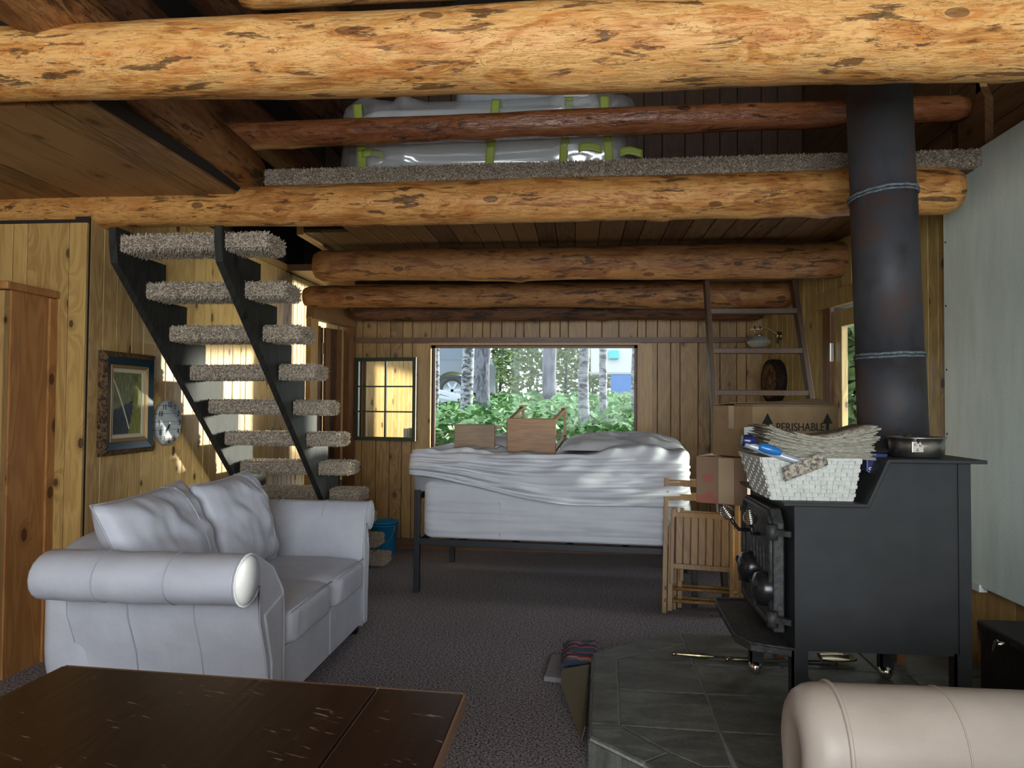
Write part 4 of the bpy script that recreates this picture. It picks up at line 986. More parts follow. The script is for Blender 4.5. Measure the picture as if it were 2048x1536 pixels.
for i in range(4):
    tt = [0, *cuts[i], 1]
    for a, b in zip(tt, tt[1:]):
        tile([lerp(rows[i], ends[i], a), lerp(rows[i+1], ends[i+1], a), lerp(rows[i+1], ends[i+1], b), lerp(rows[i], ends[i], b)])
def sidetiles(a, b, cuts_):
    d = (b-a); n_ = Vector((-d.y, d.x, 0)).normalized()
    if n_.x > 0: n_ = -n_
    for s_, e_ in zip(cuts_, cuts_[1:]):
        p = lerp(a, b, s_+.008); q = lerp(a, b, e_-.008); p.z = q.z = .004
        MB().prism([p, q, q+Vector((0,0,HZ-.018)), p+Vector((0,0,HZ-.018))], n_*.008).build('tile', M['slate'], he)
sidetiles(O['a'], O['l'], [0, .3, .65, 1]); sidetiles(O['l'], O['n'], [0, .64, 1]); sidetiles(O['n'], Vector((.5, 2.22, HZ)), [0, .5, 1]); sidetiles(O['b'], O['a'], [0, .5, 1])

# ================================================================ WOOD STOVE
sv = empty('wood_stove', (1.16, 3.12, HZ), label='black step top wood stove standing on the slate hearth', cat='stove')
SX0, SX1, SY0, SY1 = .825, 1.468, 2.885, 3.60
ZB, ZL, ZU = .462, 1.015, 1.185
prof = [(SX0, ZB), (SX1, ZB), (SX1, ZU), (1.165, ZU), (1.09, ZL), (SX0, ZL)]
MB().prism([(x, SY0+.004, z) for x, z in prof], (0, SY1-SY0-.008, 0)).build('firebox', M['stove'], sv)
for y in (SY0-.003, SY1-.003):
    MB().box((SX0, y, ZB), (SX0+.045, y+.006, ZL-.002)).build('corner_post', M['stove'], sv); MB().box((SX1-.045, y, ZB), (SX1, y+.006, ZU-.002)).build('corner_post', M['stove'], sv)
plate = [(SX0-.045, ZL), (1.095, ZL), (1.172, ZU), (1.518, ZU), (1.518, ZU+.014), (1.162, ZU+.014), (1.087, ZL+.014), (SX0-.045, ZL+.014)]
MB().prism([(x, SY0-.025, z) for x, z in plate], (0, SY1-SY0+.05, 0)).build('top_plate', M['stove'], sv, bevel=.003)
for (x, y) in ((SX0+.02, SY0+.02), (SX0+.02, SY1-.02), (SX1-.03, SY0+.02), (SX1-.03, SY1-.02)):
    l_ = MB().box((x-.03, y-.02, HZ+.05), (x+.03, y-.012, ZB+.01)).box((x-.03, y-.02, HZ+.05), (x-.022, y+.03, ZB+.01)).build('leg', M['stove'], sv)
    MB().sphere((x-.005, y-.005, HZ+.036), .034, 18).build('ball_foot', M['chrome'], l_)
# ash shelf
sh_ = [(SX0, SY0+.0), (SX0-.15, SY0+.06), (SX0-.19, SY0+.16), (SX0-.175, SY1-.06), (SX0-.16, SY1), (SX0, SY1)]
ash = MB().prism([(x, y, .435) for x, y in sh_][::-1], (0,0,.03)).build('ash_shelf', M['cast_iron'], sv, bevel=.004)
MB().tube([(x, y, .467) for x, y in sh_[:]], .006, 8).build('shelf_rim', M['cast_iron'], ash)
# door with raised border, hinges, draft caps, handles
dx0, dx1 = SX0-.055, SX0-.012; dy0, dy1 = SY0+.09, SY1-.09
dprof = [(dy0, .50), (dy1, .50), (dy1, .93), (dy1-.05, .985), (dy0+.05, .985), (dy0, .93)]
dr = MB().prism([(dx1, y, z) for y, z in dprof], (dx0-dx1, 0, 0)).build('door', M['cast_iron'], sv, bevel=.006)
def dpt(i, t, x):
    cy = sum(p[0] for p in dprof)/6; cz = sum(p[1] for p in dprof)/6; y, z = dprof[i % 6]; return (x, cy+(y-cy)*t, cz+(z-cz)*t)
MB().tube([dpt(i, .90, dx0-.002) for i in range(6)], .012, 8, closed=True).build('raised_border', M['cast_iron'], dr)
r_ = random.Random(3)
for i in range(7):   # cast relief: trees and hills
    y = dy0+.09+i*.055; h_ = r_.uniform(.05, .13); MB().prism([(dx0-.006, y-.022, .72), (dx0-.006, y+.022, .72), (dx0-.006, y, .72+h_)], (.008, 0, 0)).build('relief', M['cast_iron'], dr)
for z in (.62, .60): MB().bar((dx0-.003, dy0+.06, z), (dx0-.003, dy1-.06, z+.02), .03, .012).build('relief', M['cast_iron'], dr)
for z in (.56, .90):
    MB().cyl((dx0-.01, dy0-.02, z-.03), (dx0-.01, dy0-.02, z+.03), .022, n=12).build('hinge', M['cast_iron'], sv)
    MB().bar((dx0-.0, dy0-.02, z), (SX0+.0, SY0+.03, z), .022, .03).build('hinge_arm', M['cast_iron'], sv)
for y, z in ((SY1-.29, .685), (SY0+.17, .655)):
    c_ = Vector((dx0, y, z)); cap = MB().lathe([(.07, .0), (.07, .018), (.062, .05), (.035, .062), (0, .064)], c_, (-1,0,0), 28).build('draft_cap', M['black_plastic'], sv)
    for i in range(3):
        a = 2*PI*i/3+.5; MB().bar(c_+Vector((-.045, 0, 0)), c_+Vector((-.05, .06*math.cos(a), .06*math.sin(a))), .022, .03).build('cap_rib', M['black_plastic'], cap)
def coil(p, ax, nm='coil_handle'):
    p = Vector(p); ax = Vector(ax).normalized(); u = ax.orthogonal().normalized(); v = ax.cross(u); pts = []
    for i in range(160):
        t = i/159; a = t*2*PI*8; rr = .008+.020*math.sin(PI*min(1, .12+t*.88))
        pts.append(p+ax*(t*.062)+(u*math.cos(a)+v*math.sin(a))*rr)
    return MB().tube(pts, .0035, 6).build(nm, M['chrome'], sv)
k1 = at(1492, 1070, X=dx0-.02); k1 = Vector((dx0-.02, k1.y, k1.z))
h1 = at(1470, 1040, X=dx0-.10)
MB().tube([(dx0, 3.36, .84), (dx0-.05, 3.36, .84), (dx0-.075, 3.36, .87), (dx0-.09, 3.36, .895)], .008, 10).build('handle_rod', M['black_plastic'], sv)
coil((dx0-.088, 3.36, .89), (-.5, 0, .8))
MB().tube([(dx0, 3.2, .85), (dx0-.03, 3.2, .85), (dx0-.035, 3.2, .89)], .008, 10).build('handle_rod', M['black_plastic'], sv)
coil((dx0-.035, 3.2, .89), (-.1, 0, 1))
# stove pipe
pb, ptp = at(1786, 880, Y=3.26), at(1752, 60, Y=3.26); dirp = (ptp-pb).normalized()
pb = pb-dirp*((pb.z-(ZU+.014))/dirp.z); pr_ = 64/F*3.26*.93
pp = empty('stove_pipe', tuple(pb), label='dark steel stove pipe with grey sealed joints rising past the loft', cat='stove pipe')
z1 = at(1768, 706, Y=3.26-pr_).z; z2 = at(1762, 372, Y=3.26-pr_).z
def onp(z): return pb+dirp*((z-pb.z)/dirp.z)
for a, b, r_s in ((pb.z, z1+.01, 1.03), (z1-.01, z2+.01, 1.0), (z2-.01, 5.4, .975)):
    MB().tube([onp(a), onp(b)], [pr_*r_s, pr_*(r_s-.006)], 48).build('pipe_section', M['pipe'], pp)
for z, tl_ in ((z1, .03), (z2, .10)):
    c_ = onp(z); pts = [c_+Vector((pr_*1.02*math.cos(a), pr_*1.02*math.sin(a), tl_*.12*math.cos(a+.5)+.004*nz(a*5, z))) for a in [2*PI*i/48 for i in range(48)]]
    MB().tube(pts, .006, 8, closed=True).build('joint_seal', M['pipe_seal'], pp); MB().tube([p+Vector((0,0,-.014)) for p in pts], .005, 8, closed=True).build('joint_seal', M['pipe_seal'], pp)
MB().lathe([(pr_*1.05, 0), (pr_*1.16, .0), (pr_*1.16, .02), (pr_*1.05, .03)], pb, n=40).build('collar', M['cast_iron'], pp)
# saucepan
PS = Vector((1.318, 2.985, ZU+.0145)); pan = empty('saucepan', tuple(PS), label='dented aluminium saucepan with a folded handle on the stove top', cat='pan')
MB().lathe([(0, 0), (.082, 0), (.092, .008), (.098, .05), (.101, .075), (.106, .077), (.106, .081), (.098, .081), (.092, .05), (.087, .012), (0, .010)], PS, n=44).build('body', M['alu'], pan)
MB().box((-.022, -.004, -.022), (.022, .004, .022), Matrix.Translation(PS+Vector((-.035, -.092, .045)))).build('handle_plate', M['alu'], pan, bevel=.003)
MB().bar(PS+Vector((-.03, -.098, .066)), PS+Vector((-.075, -.02, .105)), .022, .012).build('handle', M['cast_iron'], pan, bevel=.003)
for dx, dz in ((-.045, .055), (-.027, .052), (-.037, .034)): MB().sphere(PS+Vector((dx, -.097, dz)), .005, 8).build('rivet', M['chrome'], pan)

# ================================================================ BASKET + NEWSPAPERS
BX0, BX1, BY0, BY1, BZ0, BZ1 = .752, 1.057, 2.925, 3.24, ZL+.0145, ZL+.175
bs = empty('wicker_basket', ((BX0+BX1)/2, (BY0+BY1)/2, BZ0), label='white woven basket on the low step of the stove', cat='basket')
fl_ = .045
def bcorner(t): # corners at height fraction t
    e = fl_*t; return [Vector((BX0-e, BY0-e*.5, BZ0+(BZ1-BZ0)*t)), Vector((BX1+e*.5, BY0-e*.5, BZ0+(BZ1-BZ0)*t)), Vector((BX1+e*.5, BY1+e, BZ0+(BZ1-BZ0)*t)), Vector((BX0-e, BY1+e, BZ0+(BZ1-BZ0)*t))]
c_lo, c_hi = bcorner(0), bcorner(1)
b_ = MB()
for i in range(4):
    j = (i+1) % 4; b_.add([c_lo[i], c_lo[j], c_hi[j], c_hi[i]], [(0,1,2,3)])
b_.add(c_lo, [(3,2,1,0)]); b_.build('liner', M['basket'], bs)
rows_ = 10
for r in range(rows_):
    wv_ = MB(); lo_c, hi_c = bcorner(r/rows_+.006), bcorner((r+1)/rows_-.006)
    for i in range(4):
        j = (i+1) % 4; ed = (lo_c[j]-lo_c[i]); n_ = Vector((ed.y, -ed.x, 0)).normalized(); ncell = int(ed.length/.021)
        for k in range(ncell):
            out = .0055 if (k//2+r) % 2 else .002; a, b = k/ncell, (k+1)/ncell
            q = [lerp(lo_c[i], lo_c[j], a), lerp(lo_c[i], lo_c[j], b), lerp(hi_c[i], hi_c[j], b), lerp(hi_c[i], hi_c[j], a)]
            m_ = sum(q, Vector((0,0,0)))/4; q2 = [m_+(p-m_)*.9+n_*out*1.15 for p in q]
            wv_.add(q+q2, [(4,5,6,7), (0,1,5,4), (1,2,6,5), (2,3,7,6), (3,0,4,7)])
    wv_.build('woven_strip', M['basket'], bs)
rim = [p+Vector((0,0,.002)) for p in c_hi]
for i in range(4): MB().bar(rim[i], rim[(i+1) % 4], .012, .012).build('rim', M['basket'], bs, bevel=.003)
r_ = random.Random(12); NP = 26
npg = 'newspapers piled on the basket'
zc = BZ1+.006
for i in range(NP):
    t = i/(NP-1); th = .0030+r_.uniform(0, .0010)
    x0 = .725+r_.uniform(-.02, .02)+.02*t-(.05 if i < 3 else 0); x1 = 1.135+r_.uniform(-.02, .02)+.02*t; y0_ = 2.925+r_.uniform(-.012, .012); y1_ = 3.22+r_.uniform(-.015, .015)
    if i >= NP-3: x0 += .09; 
    yaw_ = r_.uniform(-.03, .03)
    def prof_z(x, t=t):
        s_ = (x-.95)/.2; L_ = .012+.045*t; R_ = -.006+.050*t
        return zc+i*.0031+(L_*min(1.3, abs(s_))**1.6 if s_ < 0 else R_*min(1.3, s_)**1.5)
    mb = MB(); nx_ = 14
    for k in range(nx_+1):
        x = x0+(x1-x0)*k/nx_; z = prof_z(x)
        for y, dz in ((y0_, 0), (y1_, 0), (y1_, th), (y0_, th)):
            mb.v.append(Vector((x-(y-3.07)*yaw_, y+(x-.95)*yaw_, z+dz)))
    for k in range(nx_):
        for j in range(4): mb.f.append([k*4+j, k*4+(j+1) % 4, (k+1)*4+(j+1) % 4, (k+1)*4+j][::-1]); mb.sm.append(j % 2 == 0)
    mb.f.append([0,1,2,3]); mb.sm.append(False); mb.f.append([nx_*4+q for q in (3,2,1,0)]); mb.sm.append(False)
    o = mb.build('newspaper', M['paper_print'] if i == NP-1 else M['paper'])
    lab = 'bent yellowed newspaper in the thick pile on the white basket'
    if i == NP-1: lab = 'topmost newspaper of the pile, its brown printed page facing up'
    if i == 0: lab = 'lowest newspaper of the pile, lying straight on the basket rim'
    tag(o, lab, 'newspaper', npg)
# folded newspaper hanging over the basket front
fy = BY0-.034; a, b = at(1560, 925, Y=fy), at(1620, 975, Y=fy)
mb = MB()
def fold(u, v):
    x = a.x+.005+(.155)*u; z0_ = BZ1-.008; 
    ang = v*PI*1.25; rr = .022
    z = z0_-.005-.058*(1-u*.75)-rr*math.sin(ang)*.9+.02*u; y = fy-.010+rr*(math.cos(ang)-1)*.5
    return Vector((x+.01*math.sin(ang), y-.006, z+.028*v))
mb.grid(fold, 12, 14); o = mb.build('newspaper', M['paper_print']); o.modifiers.new('sol', 'SOLIDIFY').thickness = .004
tag(o, 'folded printed newspaper hanging over the front of the basket', 'newspaper', npg)
# blue plastic sleeve at left of the pile
bg_ = empty('plastic_sleeve', tuple(at(1530, 905, Y=2.92)), label='blue and silver plastic newspaper sleeve poking out left of the pile', cat='plastic sleeve')
def tubebag(p0, p1, r, m, nm, fl=.35):
    p0, p1 = Vector(p0), Vector(p1); pts = [lerp(p0, p1, i/10) for i in range(11)]; q = MB(); q.tube(pts, [r*(.55+.45*math.sin(PI*min(1, .15+i/10*.8)))*(1+.12*nz(i*1.7, r*50)) for i in range(11)], 14); return q.build(nm, m, bg_)
tubebag(at(1490, 888, Y=2.915), at(1630, 934, Y=2.88), .016, M['silver_bag'], 'silver_end')
tubebag(at(1518, 893, Y=2.897), at(1562, 906, Y=2.887), .019, M['blue_bag'], 'blue_band')
tubebag(at(1484, 880, Y=2.925), at(1512, 884, Y=2.925), .026, M['navy_bag'], 'navy_end')
sd = empty('soda_carton', tuple(at(1745, 948, Y=3.02)), label='navy blue soda packet squeezed between the basket and the step', cat='packet')
q0, q1 = at(1733, 950, Y=2.97), at(1774, 908, Y=2.97)
MB().prism([(q0.x, 2.97, q0.z+.01), (q1.x-.005, 2.97, q0.z+.0), (q1.x+.005, 2.97, q1.z), (q0.x, 2.97, q1.z+.005)], (0, .05, 0)).build('packet', M['navy_bag'], sd, bevel=.005)
text('printed_text', 'SODA', .03, frame_matrix(((q0.x+q1.x)/2+.008, 2.968, q0.z+.02), (1,0,.05), (0,0,1)), M['white_ink'], sd)

# ================================================================ CARTONS behind the stove (on an added, mostly hidden stand)
stn = empty('added_wooden_stand', (1.28, 3.95, 0), label='low plain wooden stand added behind the stove, mostly hidden, holding the cartons', cat='stand')
MB().box((.99, 3.78, .85), (1.62, 4.30, .88)).build('top', M['trim_x'], stn, bevel=.003)
for x, y in ((1.015, 3.81), (1.595, 3.81), (1.015, 4.27), (1.595, 4.27)): MB().bar((x, y, HZ if y < 4.0 else 0), (x, y, .85), .04, .04).build('leg', M['trim_z'], stn)
# small printed carton: near corner at px 1494
n0 = at(1494, 990, Y=3.80); n0.z = .882
small = empty('small_carton', (n0.x, 3.80, .882), label='small cardboard carton with orange print under the large carton', cat='carton')
la_, lb_ = at(1392, 985, Y=3.94), n0
topz = at(1494, 917, Y=3.80).z-.882
uL = Vector((la_.x-n0.x, 3.94-3.80, 0)); uR = Vector((.20, .40, 0))
def pbox(u, v, h, m, nm, par, z0=0):
    P = [Vector((0,0,z0)), Vector((u.x, u.y, z0)), Vector((u.x+v.x, u.y+v.y, z0)), Vector((v.x, v.y, z0))]
    q = MB().prism(P, (0,0,h))
    return q.build(nm, m, par, local=True, bevel=.004)
bo = pbox(uL, uR, topz, M['cardboard2'], 'body', small)
MB().prism([Vector((0,0,topz+.001))+uL*.5, Vector((0,0,topz+.001))+uL*.5+uR, Vector((0,0,topz+.001))+uL*.62+uR, Vector((0,0,topz+.001))+uL*.62], (0,0,.0012)).build('tape', M['tape'], small, local=True)
MB().prism([uL*.25+Vector((0,-.002,topz*.02)), uL*.55+Vector((0,-.002,topz*.02)), uL*.55+Vector((0,-.002,topz*.98)), uL*.25+Vector((0,-.002,topz*.98))], (0,.0015,0)).build('tape', M['tape'], small, local=True)
# large carton: near vertical edge px 1506
zb_ = .882+topz+.004; g0 = at(1506, 900, Y=3.74); 
big = empty('large_carton', (g0.x, 3.74, zb_), (0,0,0), label='large cardboard carton marked perishable with up arrows, behind the newspapers', cat='carton')
gl_, gr_ = at(1425, 820, Y=4.01), at(1677, 800, Y=3.98)
uL = Vector((gl_.x-g0.x, .27, 0)); uR = Vector((gr_.x-g0.x, .24, 0))
hz_ = at(1506, 812, Y=3.74).z-zb_
pbox(uL, uR, hz_, M['cardboard'], 'body', big)
fR = uR.normalized(); 
q = MB().prism([Vector((0,0,hz_+.002)), uR+Vector((0,0,hz_+.002)), uR+uL*.45+Vector((0,0,hz_+.04)), uL*.45+Vector((0,0,hz_+.004))], (0,0,.004)).build('flap', M['cardboard'], big, local=True)
q = MB().prism([uL+Vector((0,0,hz_+.002)), uL*.55+Vector((0,0,hz_+.012)), uR+uL*.55+Vector((0,0,hz_+.03)), uR+uL+Vector((0,0,hz_+.002))], (0,0,.004)).build('flap', M['cardboard'], big, local=True)
ofs = Vector((fR.y, -fR.x, 0))*.0025
text('printed_text', 'PERISHABLE', .060, frame_matrix(Vector(big.location)+uR*.54+ofs+Vector((0,0,1.286-zb_)), fR, (0,0,1)), M['ink'], big)
for t in (.16, .86):
    c_ = uR*t+ofs+Vector((0,0,1.305-zb_)); s_ = fR*.034; z_ = Vector((0,0,1))
    MB().prism([c_-s_, c_+s_, c_+z_*.055], ofs*.2).build('arrow', M['ink'], big, local=True); MB().prism([c_-s_*.3, c_+s_*.3, c_+s_*.3-z_*.08, c_-s_*.3-z_*.08][::-1], ofs*.2).build('arrow', M['ink'], big, local=True)
lab_ = uR*.02+ofs+Vector((0,0,hz_*.35))
MB().prism([lab_-fR*.07+Vector((0,-.01,0)), lab_+fR*.10, lab_+fR*.10+Vector((0,0,.075)), lab_-fR*.07+Vector((0,-.01,.065))], ofs*.2).build('shipping_label', M['white_ink'], big, local=True)
for i in range(9): MB().prism([lab_+fR*(.045+i*.005)+ofs*.3, lab_+fR*(.047+i*.005)+ofs*.3, lab_+fR*(.047+i*.005)+ofs*.3+Vector((0,0,.05)), lab_+fR*(.045+i*.005)+ofs*.3+Vector((0,0,.05))], ofs*.2).build('bar_print', M['ink'], big, local=True)
oL = Vector((uL.y, -uL.x, 0)).normalized()*-1
if oL.y > 0: oL = -oL
MB().prism([uL*.45+oL*.001+Vector((0,0,hz_*.55)), uL*.58+oL*.001+Vector((0,0,hz_*.55)), uL*.58+oL*.001+Vector((0,0,hz_)), uL*.45+oL*.001+Vector((0,0,hz_))], oL*.0012).build('tape', M['tape'], big, local=True)

# ================================================================ FIRE TOOLS, MATS, DARK CASE
fz = HZ+.018
def tool(name, p, q, label, end):
    p, q = at(*p, Z=fz), at(*q, Z=fz); d = (q-p).normalized(); L = (q-p).length
    o = empty(name, tuple(p), label=label, cat='fire tool', group='fire tools on the hearth')
    MB().lathe([(0, 0), (.010, .004), (.013, .012), (.008, .02), (.006, .03), (.010, .05), (.012, .09), (.013, .12), (.016, .135), (.012, .15), (.014, .165), (.007, .185), (.010, .20), (.006, .21)], p, d, 14).build('handle', M['brass'], o)
    MB().cyl(p+d*.2, q, .0055, n=10).build('rod', M['cast_iron'], o)
    if end == 'hook': MB().tube([q, q+d*.03, q+d*.04+Vector((0, .03, .0))], .005, 8).build('hook', M['cast_iron'], o)
    else:
        s_ = d.cross(Vector((0,0,1)))
        q_ = MB(); q_.grid(lambda a, b: q+d*(.17*b)+s_*((a-.5)*.12*math.sin(PI*min(1, .25+b*.62)))+Vector((0,0,.020*(2*a-1)**2+.004)), 9, 9); e = q_.build('pan', M['brass'], o); e.modifiers.new('s', 'SOLIDIFY').thickness = .003
tool('poker', (1343, 1307), (1660, 1330), 'brass handled poker lying across the slate in front of the stove', 'hook')
tool('ash_shovel', (1450, 1318), (1640, 1322), 'dark ash shovel lying under the stove behind the poker', 'shovel')
bo_c = hp(1765, 1322)
bw_ = MB().lathe([(0, 0), (.06, .0), (.13, .05), (.135, .052), (.128, .05), (.06, .006), (0, .006)], (1.44, 3.25, HZ+.001), n=32).build('tin_bowl', M['silver_bag']); tag(bw_, 'shallow metal bowl on the hearth under the stove', 'bowl')
gp = [at(1087, 1356, Z=.02), at(1130, 1361, Z=.02), at(1175, 1335, Z=.02), at(1160, 1308, Z=.02), at(1103, 1311, Z=.02)]
def slab(name, pts, z0, z1, m, **t):
    o = MB().prism([Vector((p.x, p.y, z0)) for p in pts], (0,0,z1-z0)).build(name, m, bevel=.006); tag(o, **t); return o
slab('floor_mat', gp, .002, .028, M['mat_grey'], label='folded grey mat on the carpet beside the hearth', cat='mat')
rg = empty('rag_rug', tuple(at(1150, 1340, Z=.03)), label='small striped blue and red rag rug folded beside the hearth', cat='rug')
r0 = at(1122, 1344, Z=.03); r1 = at(1205, 1335, Z=.03); r3 = at(1132, 1294, Z=.03); r2 = at(1195, 1294, Z=.03)
for j in range(2):
    def rf(a, b, j=j):
        p = lerp(lerp(r0, r1, a), lerp(r3, r2, a), b); ed = min(a, 1-a, b, 1-b)
        return Vector((p.x, p.y, .032+.028*j+.022*smooth01(ed*7)+.010*nz(a*5, b*7, j)))
    MB().grid(rf, 20, 20).build('folded_layer', M['rag'], rg)
MB().box((r0.x-.0, min(r0.y, r1.y)+.02, .029), (O['a'].x-.02, r2.y-.01, .05)).build('under_layer', M['rag'], rg)
ss = [at(1140, 1348, Z=.03), at(1205, 1306, Z=HZ*.92), at(1192, 1402, Z=.02)]
tl_ = MB().prism([Vector((O['a'].x-.150, 3.62, .085)), Vector((O['a'].x-.02, 3.66, .10)), Vector((O['l'].x-.014, 3.06, .06)), Vector((O['l'].x-.03, 3.05, .0)), Vector((O['a'].x-.155, 3.5, .062))], (-.004, 0, .006)).build('kraft_board', M['brown_sheet']); tag(tl_, 'bent brown board leaning against the hearth edge', 'board')
dk = empty('firewood_case', (1.88, 2.75, HZ), label='dark case with a chrome latch between the stove and the right wall', cat='case')
zt_ = .46
MB().box((1.74, 2.5, HZ), (1.98, 3.36, zt_)).build('body', M['dark_box'], dk, bevel=.012)
MB().box((1.732, 2.49, zt_-.035), (1.98, 3.37, zt_+.012)).build('lid', M['dark_box'], dk, bevel=.01)
lt_ = at(2000, 1288, X=1.70)
MB().cyl((1.735, lt_.y, lt_.z), (1.68, lt_.y, lt_.z), .009, n=10).build('latch_stem', M['chrome'], dk)
MB().bar((1.68, lt_.y+.012, lt_.z-.03), (1.68, lt_.y-.02, lt_.z+.02), .012, .010).build('latch_lever', M['chrome'], dk, bevel=.003); MB().bar((1.685, lt_.y+.02, lt_.z-.022), (1.685, lt_.y+.005, lt_.z+.008), .010, .010).build('latch_lever', M['chrome'], dk, bevel=.003)

# ================================================================ ARMCHAIR (lower right)
ac = empty('armchair', (1.2, 1.55, 0), label='beige leather armchair arm in the lower right corner', cat='armchair')
def chair_arm(yc, flip):
    zc_, r_a = .50, .155; prof = []
    for i in range(21):
        a = R(-28)+(R(208)-R(-28))*i/20; prof.append((yc+r_a*math.cos(a), zc_+r_a*math.sin(a)))
    prof += [(yc-.115, .30), (yc-.105, .06), (yc+.105, .06), (yc+.115, .30)]
    k = len(prof); cy = yc; cz_ = .47; mb = MB()
    xs = [(.600, .45), (.592, .62), (.60, .78), (.615, .90), (.635, .965), (.655, .995), (.675, 1.0)]+[(.675+.085*i, 1.0+.006*nz(i*1.3, 4)) for i in range(1, 10)]
    for x, s_ in xs:
        for y, z in prof: mb.v.append(Vector((x-.025, cy+(y-cy)*s_, cz_+(z-cz_)*s_)))
    for i in range(len(xs)-1):
        for j in range(k): mb.f.append([i*k+j, i*k+(j+1) % k, (i+1)*k+(j+1) % k, (i+1)*k+j][::-1]); mb.sm.append(True)
    mb.f.append(list(range(k))); mb.sm.append(True); mb.f.append([(len(xs)-1)*k+j for j in range(k)][::-1]); mb.sm.append(False)
    o = mb.build('arm', M['leather_beige'], ac)
    MB().tube([(.672, cy+(y-cy)*1.012, cz_+(z-cz_)*1.012) for y, z in prof[:21]], .006, 8).build('piping', M['leather_beige'], o)
    MB().tube([(.95, cy+(y-cy)*1.006, cz_+(z-cz_)*1.006) for y, z in prof[:21]], .0028, 6).build('seam', M['leather_beige'], o)
chair_arm(2.02, False); chair_arm(1.10, False)
rbox((.60, 1.24, .25), (1.25, 1.83, .46), .35).build('seat_cushion', M['leather_beige'], ac)
rbox((1.15, 1.12, .08), (1.50, 1.95, .86), .4).build('backrest', M['leather_beige'], ac)
MB().box((.66, 1.2, .06), (1.3, 1.87, .27)).build('base', M['leather_beige'], ac, bevel=.02)
for x, y in ((.70, 1.10), (.70, 1.97), (1.40, 1.15), (1.40, 1.92)): MB().cyl((x, y, 0), (x, y, .07), .02, .028, 12).build('leg', M['table'], ac)

# ================================================================ LOFT ITEMS
LZ = 2.705
wm = empty('wrapped_mattress', (-.45, 4.7, LZ), label='white mattress wrapped in clear plastic with yellow green tape on the loft', cat='mattress')
mx0, mx1 = at(672, 300, Y=4.15).x, at(1278, 300, Y=4.15).x; MY0, MY1 = 4.15, 5.9
mzt = at(980, 222, Y=4.3).z
def mfn(q, p): 
    q = q.copy(); q.z += .02*nz(q.x*3, q.y*3)*max(0, p.z); q.y += .012*nz(q.x*5, q.z*9); return q
rbox((mx0+.05, MY0+.02, LZ), (mx1-.05, MY1, mzt), .22, fn=mfn, nu=24, nv=10).build('mattress_core', M['mattress_white'], wm)
def wfn(q, p):
    q = q.copy(); k = max(0, p.z)
    q += Vector((p.x*.02, p.y*.02, p.z*.015)); w_ = nz(q.x*5, q.y*5, q.z*7); q.z += max(0, w_)*.15*k+.02*nz(q.x*14, q.y*9)*k
    q.y += .03*nz(q.x*7+3, q.z*11, q.y*3)-.01; q.x += .03*nz(q.y*8, q.z*10+2); q.z = max(q.z, LZ+.003); return q
rbox((mx0, MY0-.03, LZ), (mx1, MY1+.03, mzt+.02), .26, fn=wfn, nu=44, nv=16).build('plastic_wrap', M['plastic_wrap'], wm)
for px in (718, 985, 1130, 1215):
    xa = at(px-8, 300, Y=MY0-.06).x; xb = at(px+9, 300, Y=MY0-.06).x; rr = random.Random(px)
    mb = MB(); mb.grid(lambda a, b: Vector((xa+(xb-xa)*a+.02*math.sin(b*3+px), MY0-.062+.006*nz(a*3, b*6, px)+(0 if b < .8 else (b-.8)*.9), min(LZ+.02+(mzt-LZ-.03)*min(1, b/.8), mzt-.01))), 5, 18)
    o = mb.build('tape_strip', M['green_tape'], wm); o.modifiers.new('s', 'SOLIDIFY').thickness = .002
for px, py in ((745, 308), (1180, 296), (1262, 305)):
    c_ = at(px, py, Y=MY0-.066); mb = MB(); mb.grid(lambda a, b: c_+Vector(((a-.5)*.13, .006*nz(a*4, b*4, px), (b-.5)*.045+.012*math.sin(a*4))), 8, 5); o = mb.build('tape_strip', M['green_tape'], wm); o.modifiers.new('s', 'SOLIDIFY').thickness = .002
q0, q1 = at(915, 222, Y=4.75), at(1110, 172, Y=4.75); 
ql = rbox((q0.x, 4.5, mzt+.04), (q1.x, 5.1, q1.z+.08), .55, fn=lambda q, p: q+Vector((0, .02*nz(q.x*7, q.z*7), .02*nz(q.x*6, q.y*6))), nu=14, nv=8).build('bedding_bag', M['quilt']); tag(ql, 'pale blue bundled bedding lying on the wrapped mattress', 'bedding')
q2, q3 = at(1095, 224, Y=4.65), at(1200, 172, Y=4.65)
ql = rbox((q2.x, 4.45, mzt+.04), (q3.x, 4.95, q3.z+.06), .6, fn=lambda q, p: q+Vector((0, .02*nz(q.x*7, q.z*7), .02*nz(q.x*6, q.y*6)-.12*max(0, p.x))), nu=14, nv=8).build('pillow', M['mattress_white']); tag(ql, 'white pillow leaning on the blue bedding in the loft', 'pillow')

# ================================================================ OUTDOORS
def gz(Y): return .62+.078*(min(Y, 21)-7.1)
mb = MB(); mb.grid(lambda a, b: Vector((-26+60*a, 7.1+44*b, gz(7.1+44*b)+.10*nz(a*18, b*22))), 60, 50)
M['ground'] = solid_noise('forest_ground', (.07, .13, .04), (.30, .26, .18), 1.6, .95, .4, .05, 6)
gr = mb.build('ground', M['ground']); tag(gr, 'sloping forest ground outside the window', 'ground', kind='structure')
def leaf_mat(name, a, b):
    m = new_mat(name, a, .6); g = G(m); p, _ = g.pos(); n = g.noise(p, 9, 3, .7); g.col(g.ramp(n, [(.35, a), (.65, b)]))
    g.b.inputs['Transmission Weight'].default_value = 0; return m
M['leaf'] = leaf_mat('undergrowth_leaf', (.05, .18, .055), (.22, .38, .13)); M['leaf2'] = leaf_mat('bush_leaf', (.05, .11, .03), (.20, .27, .09))
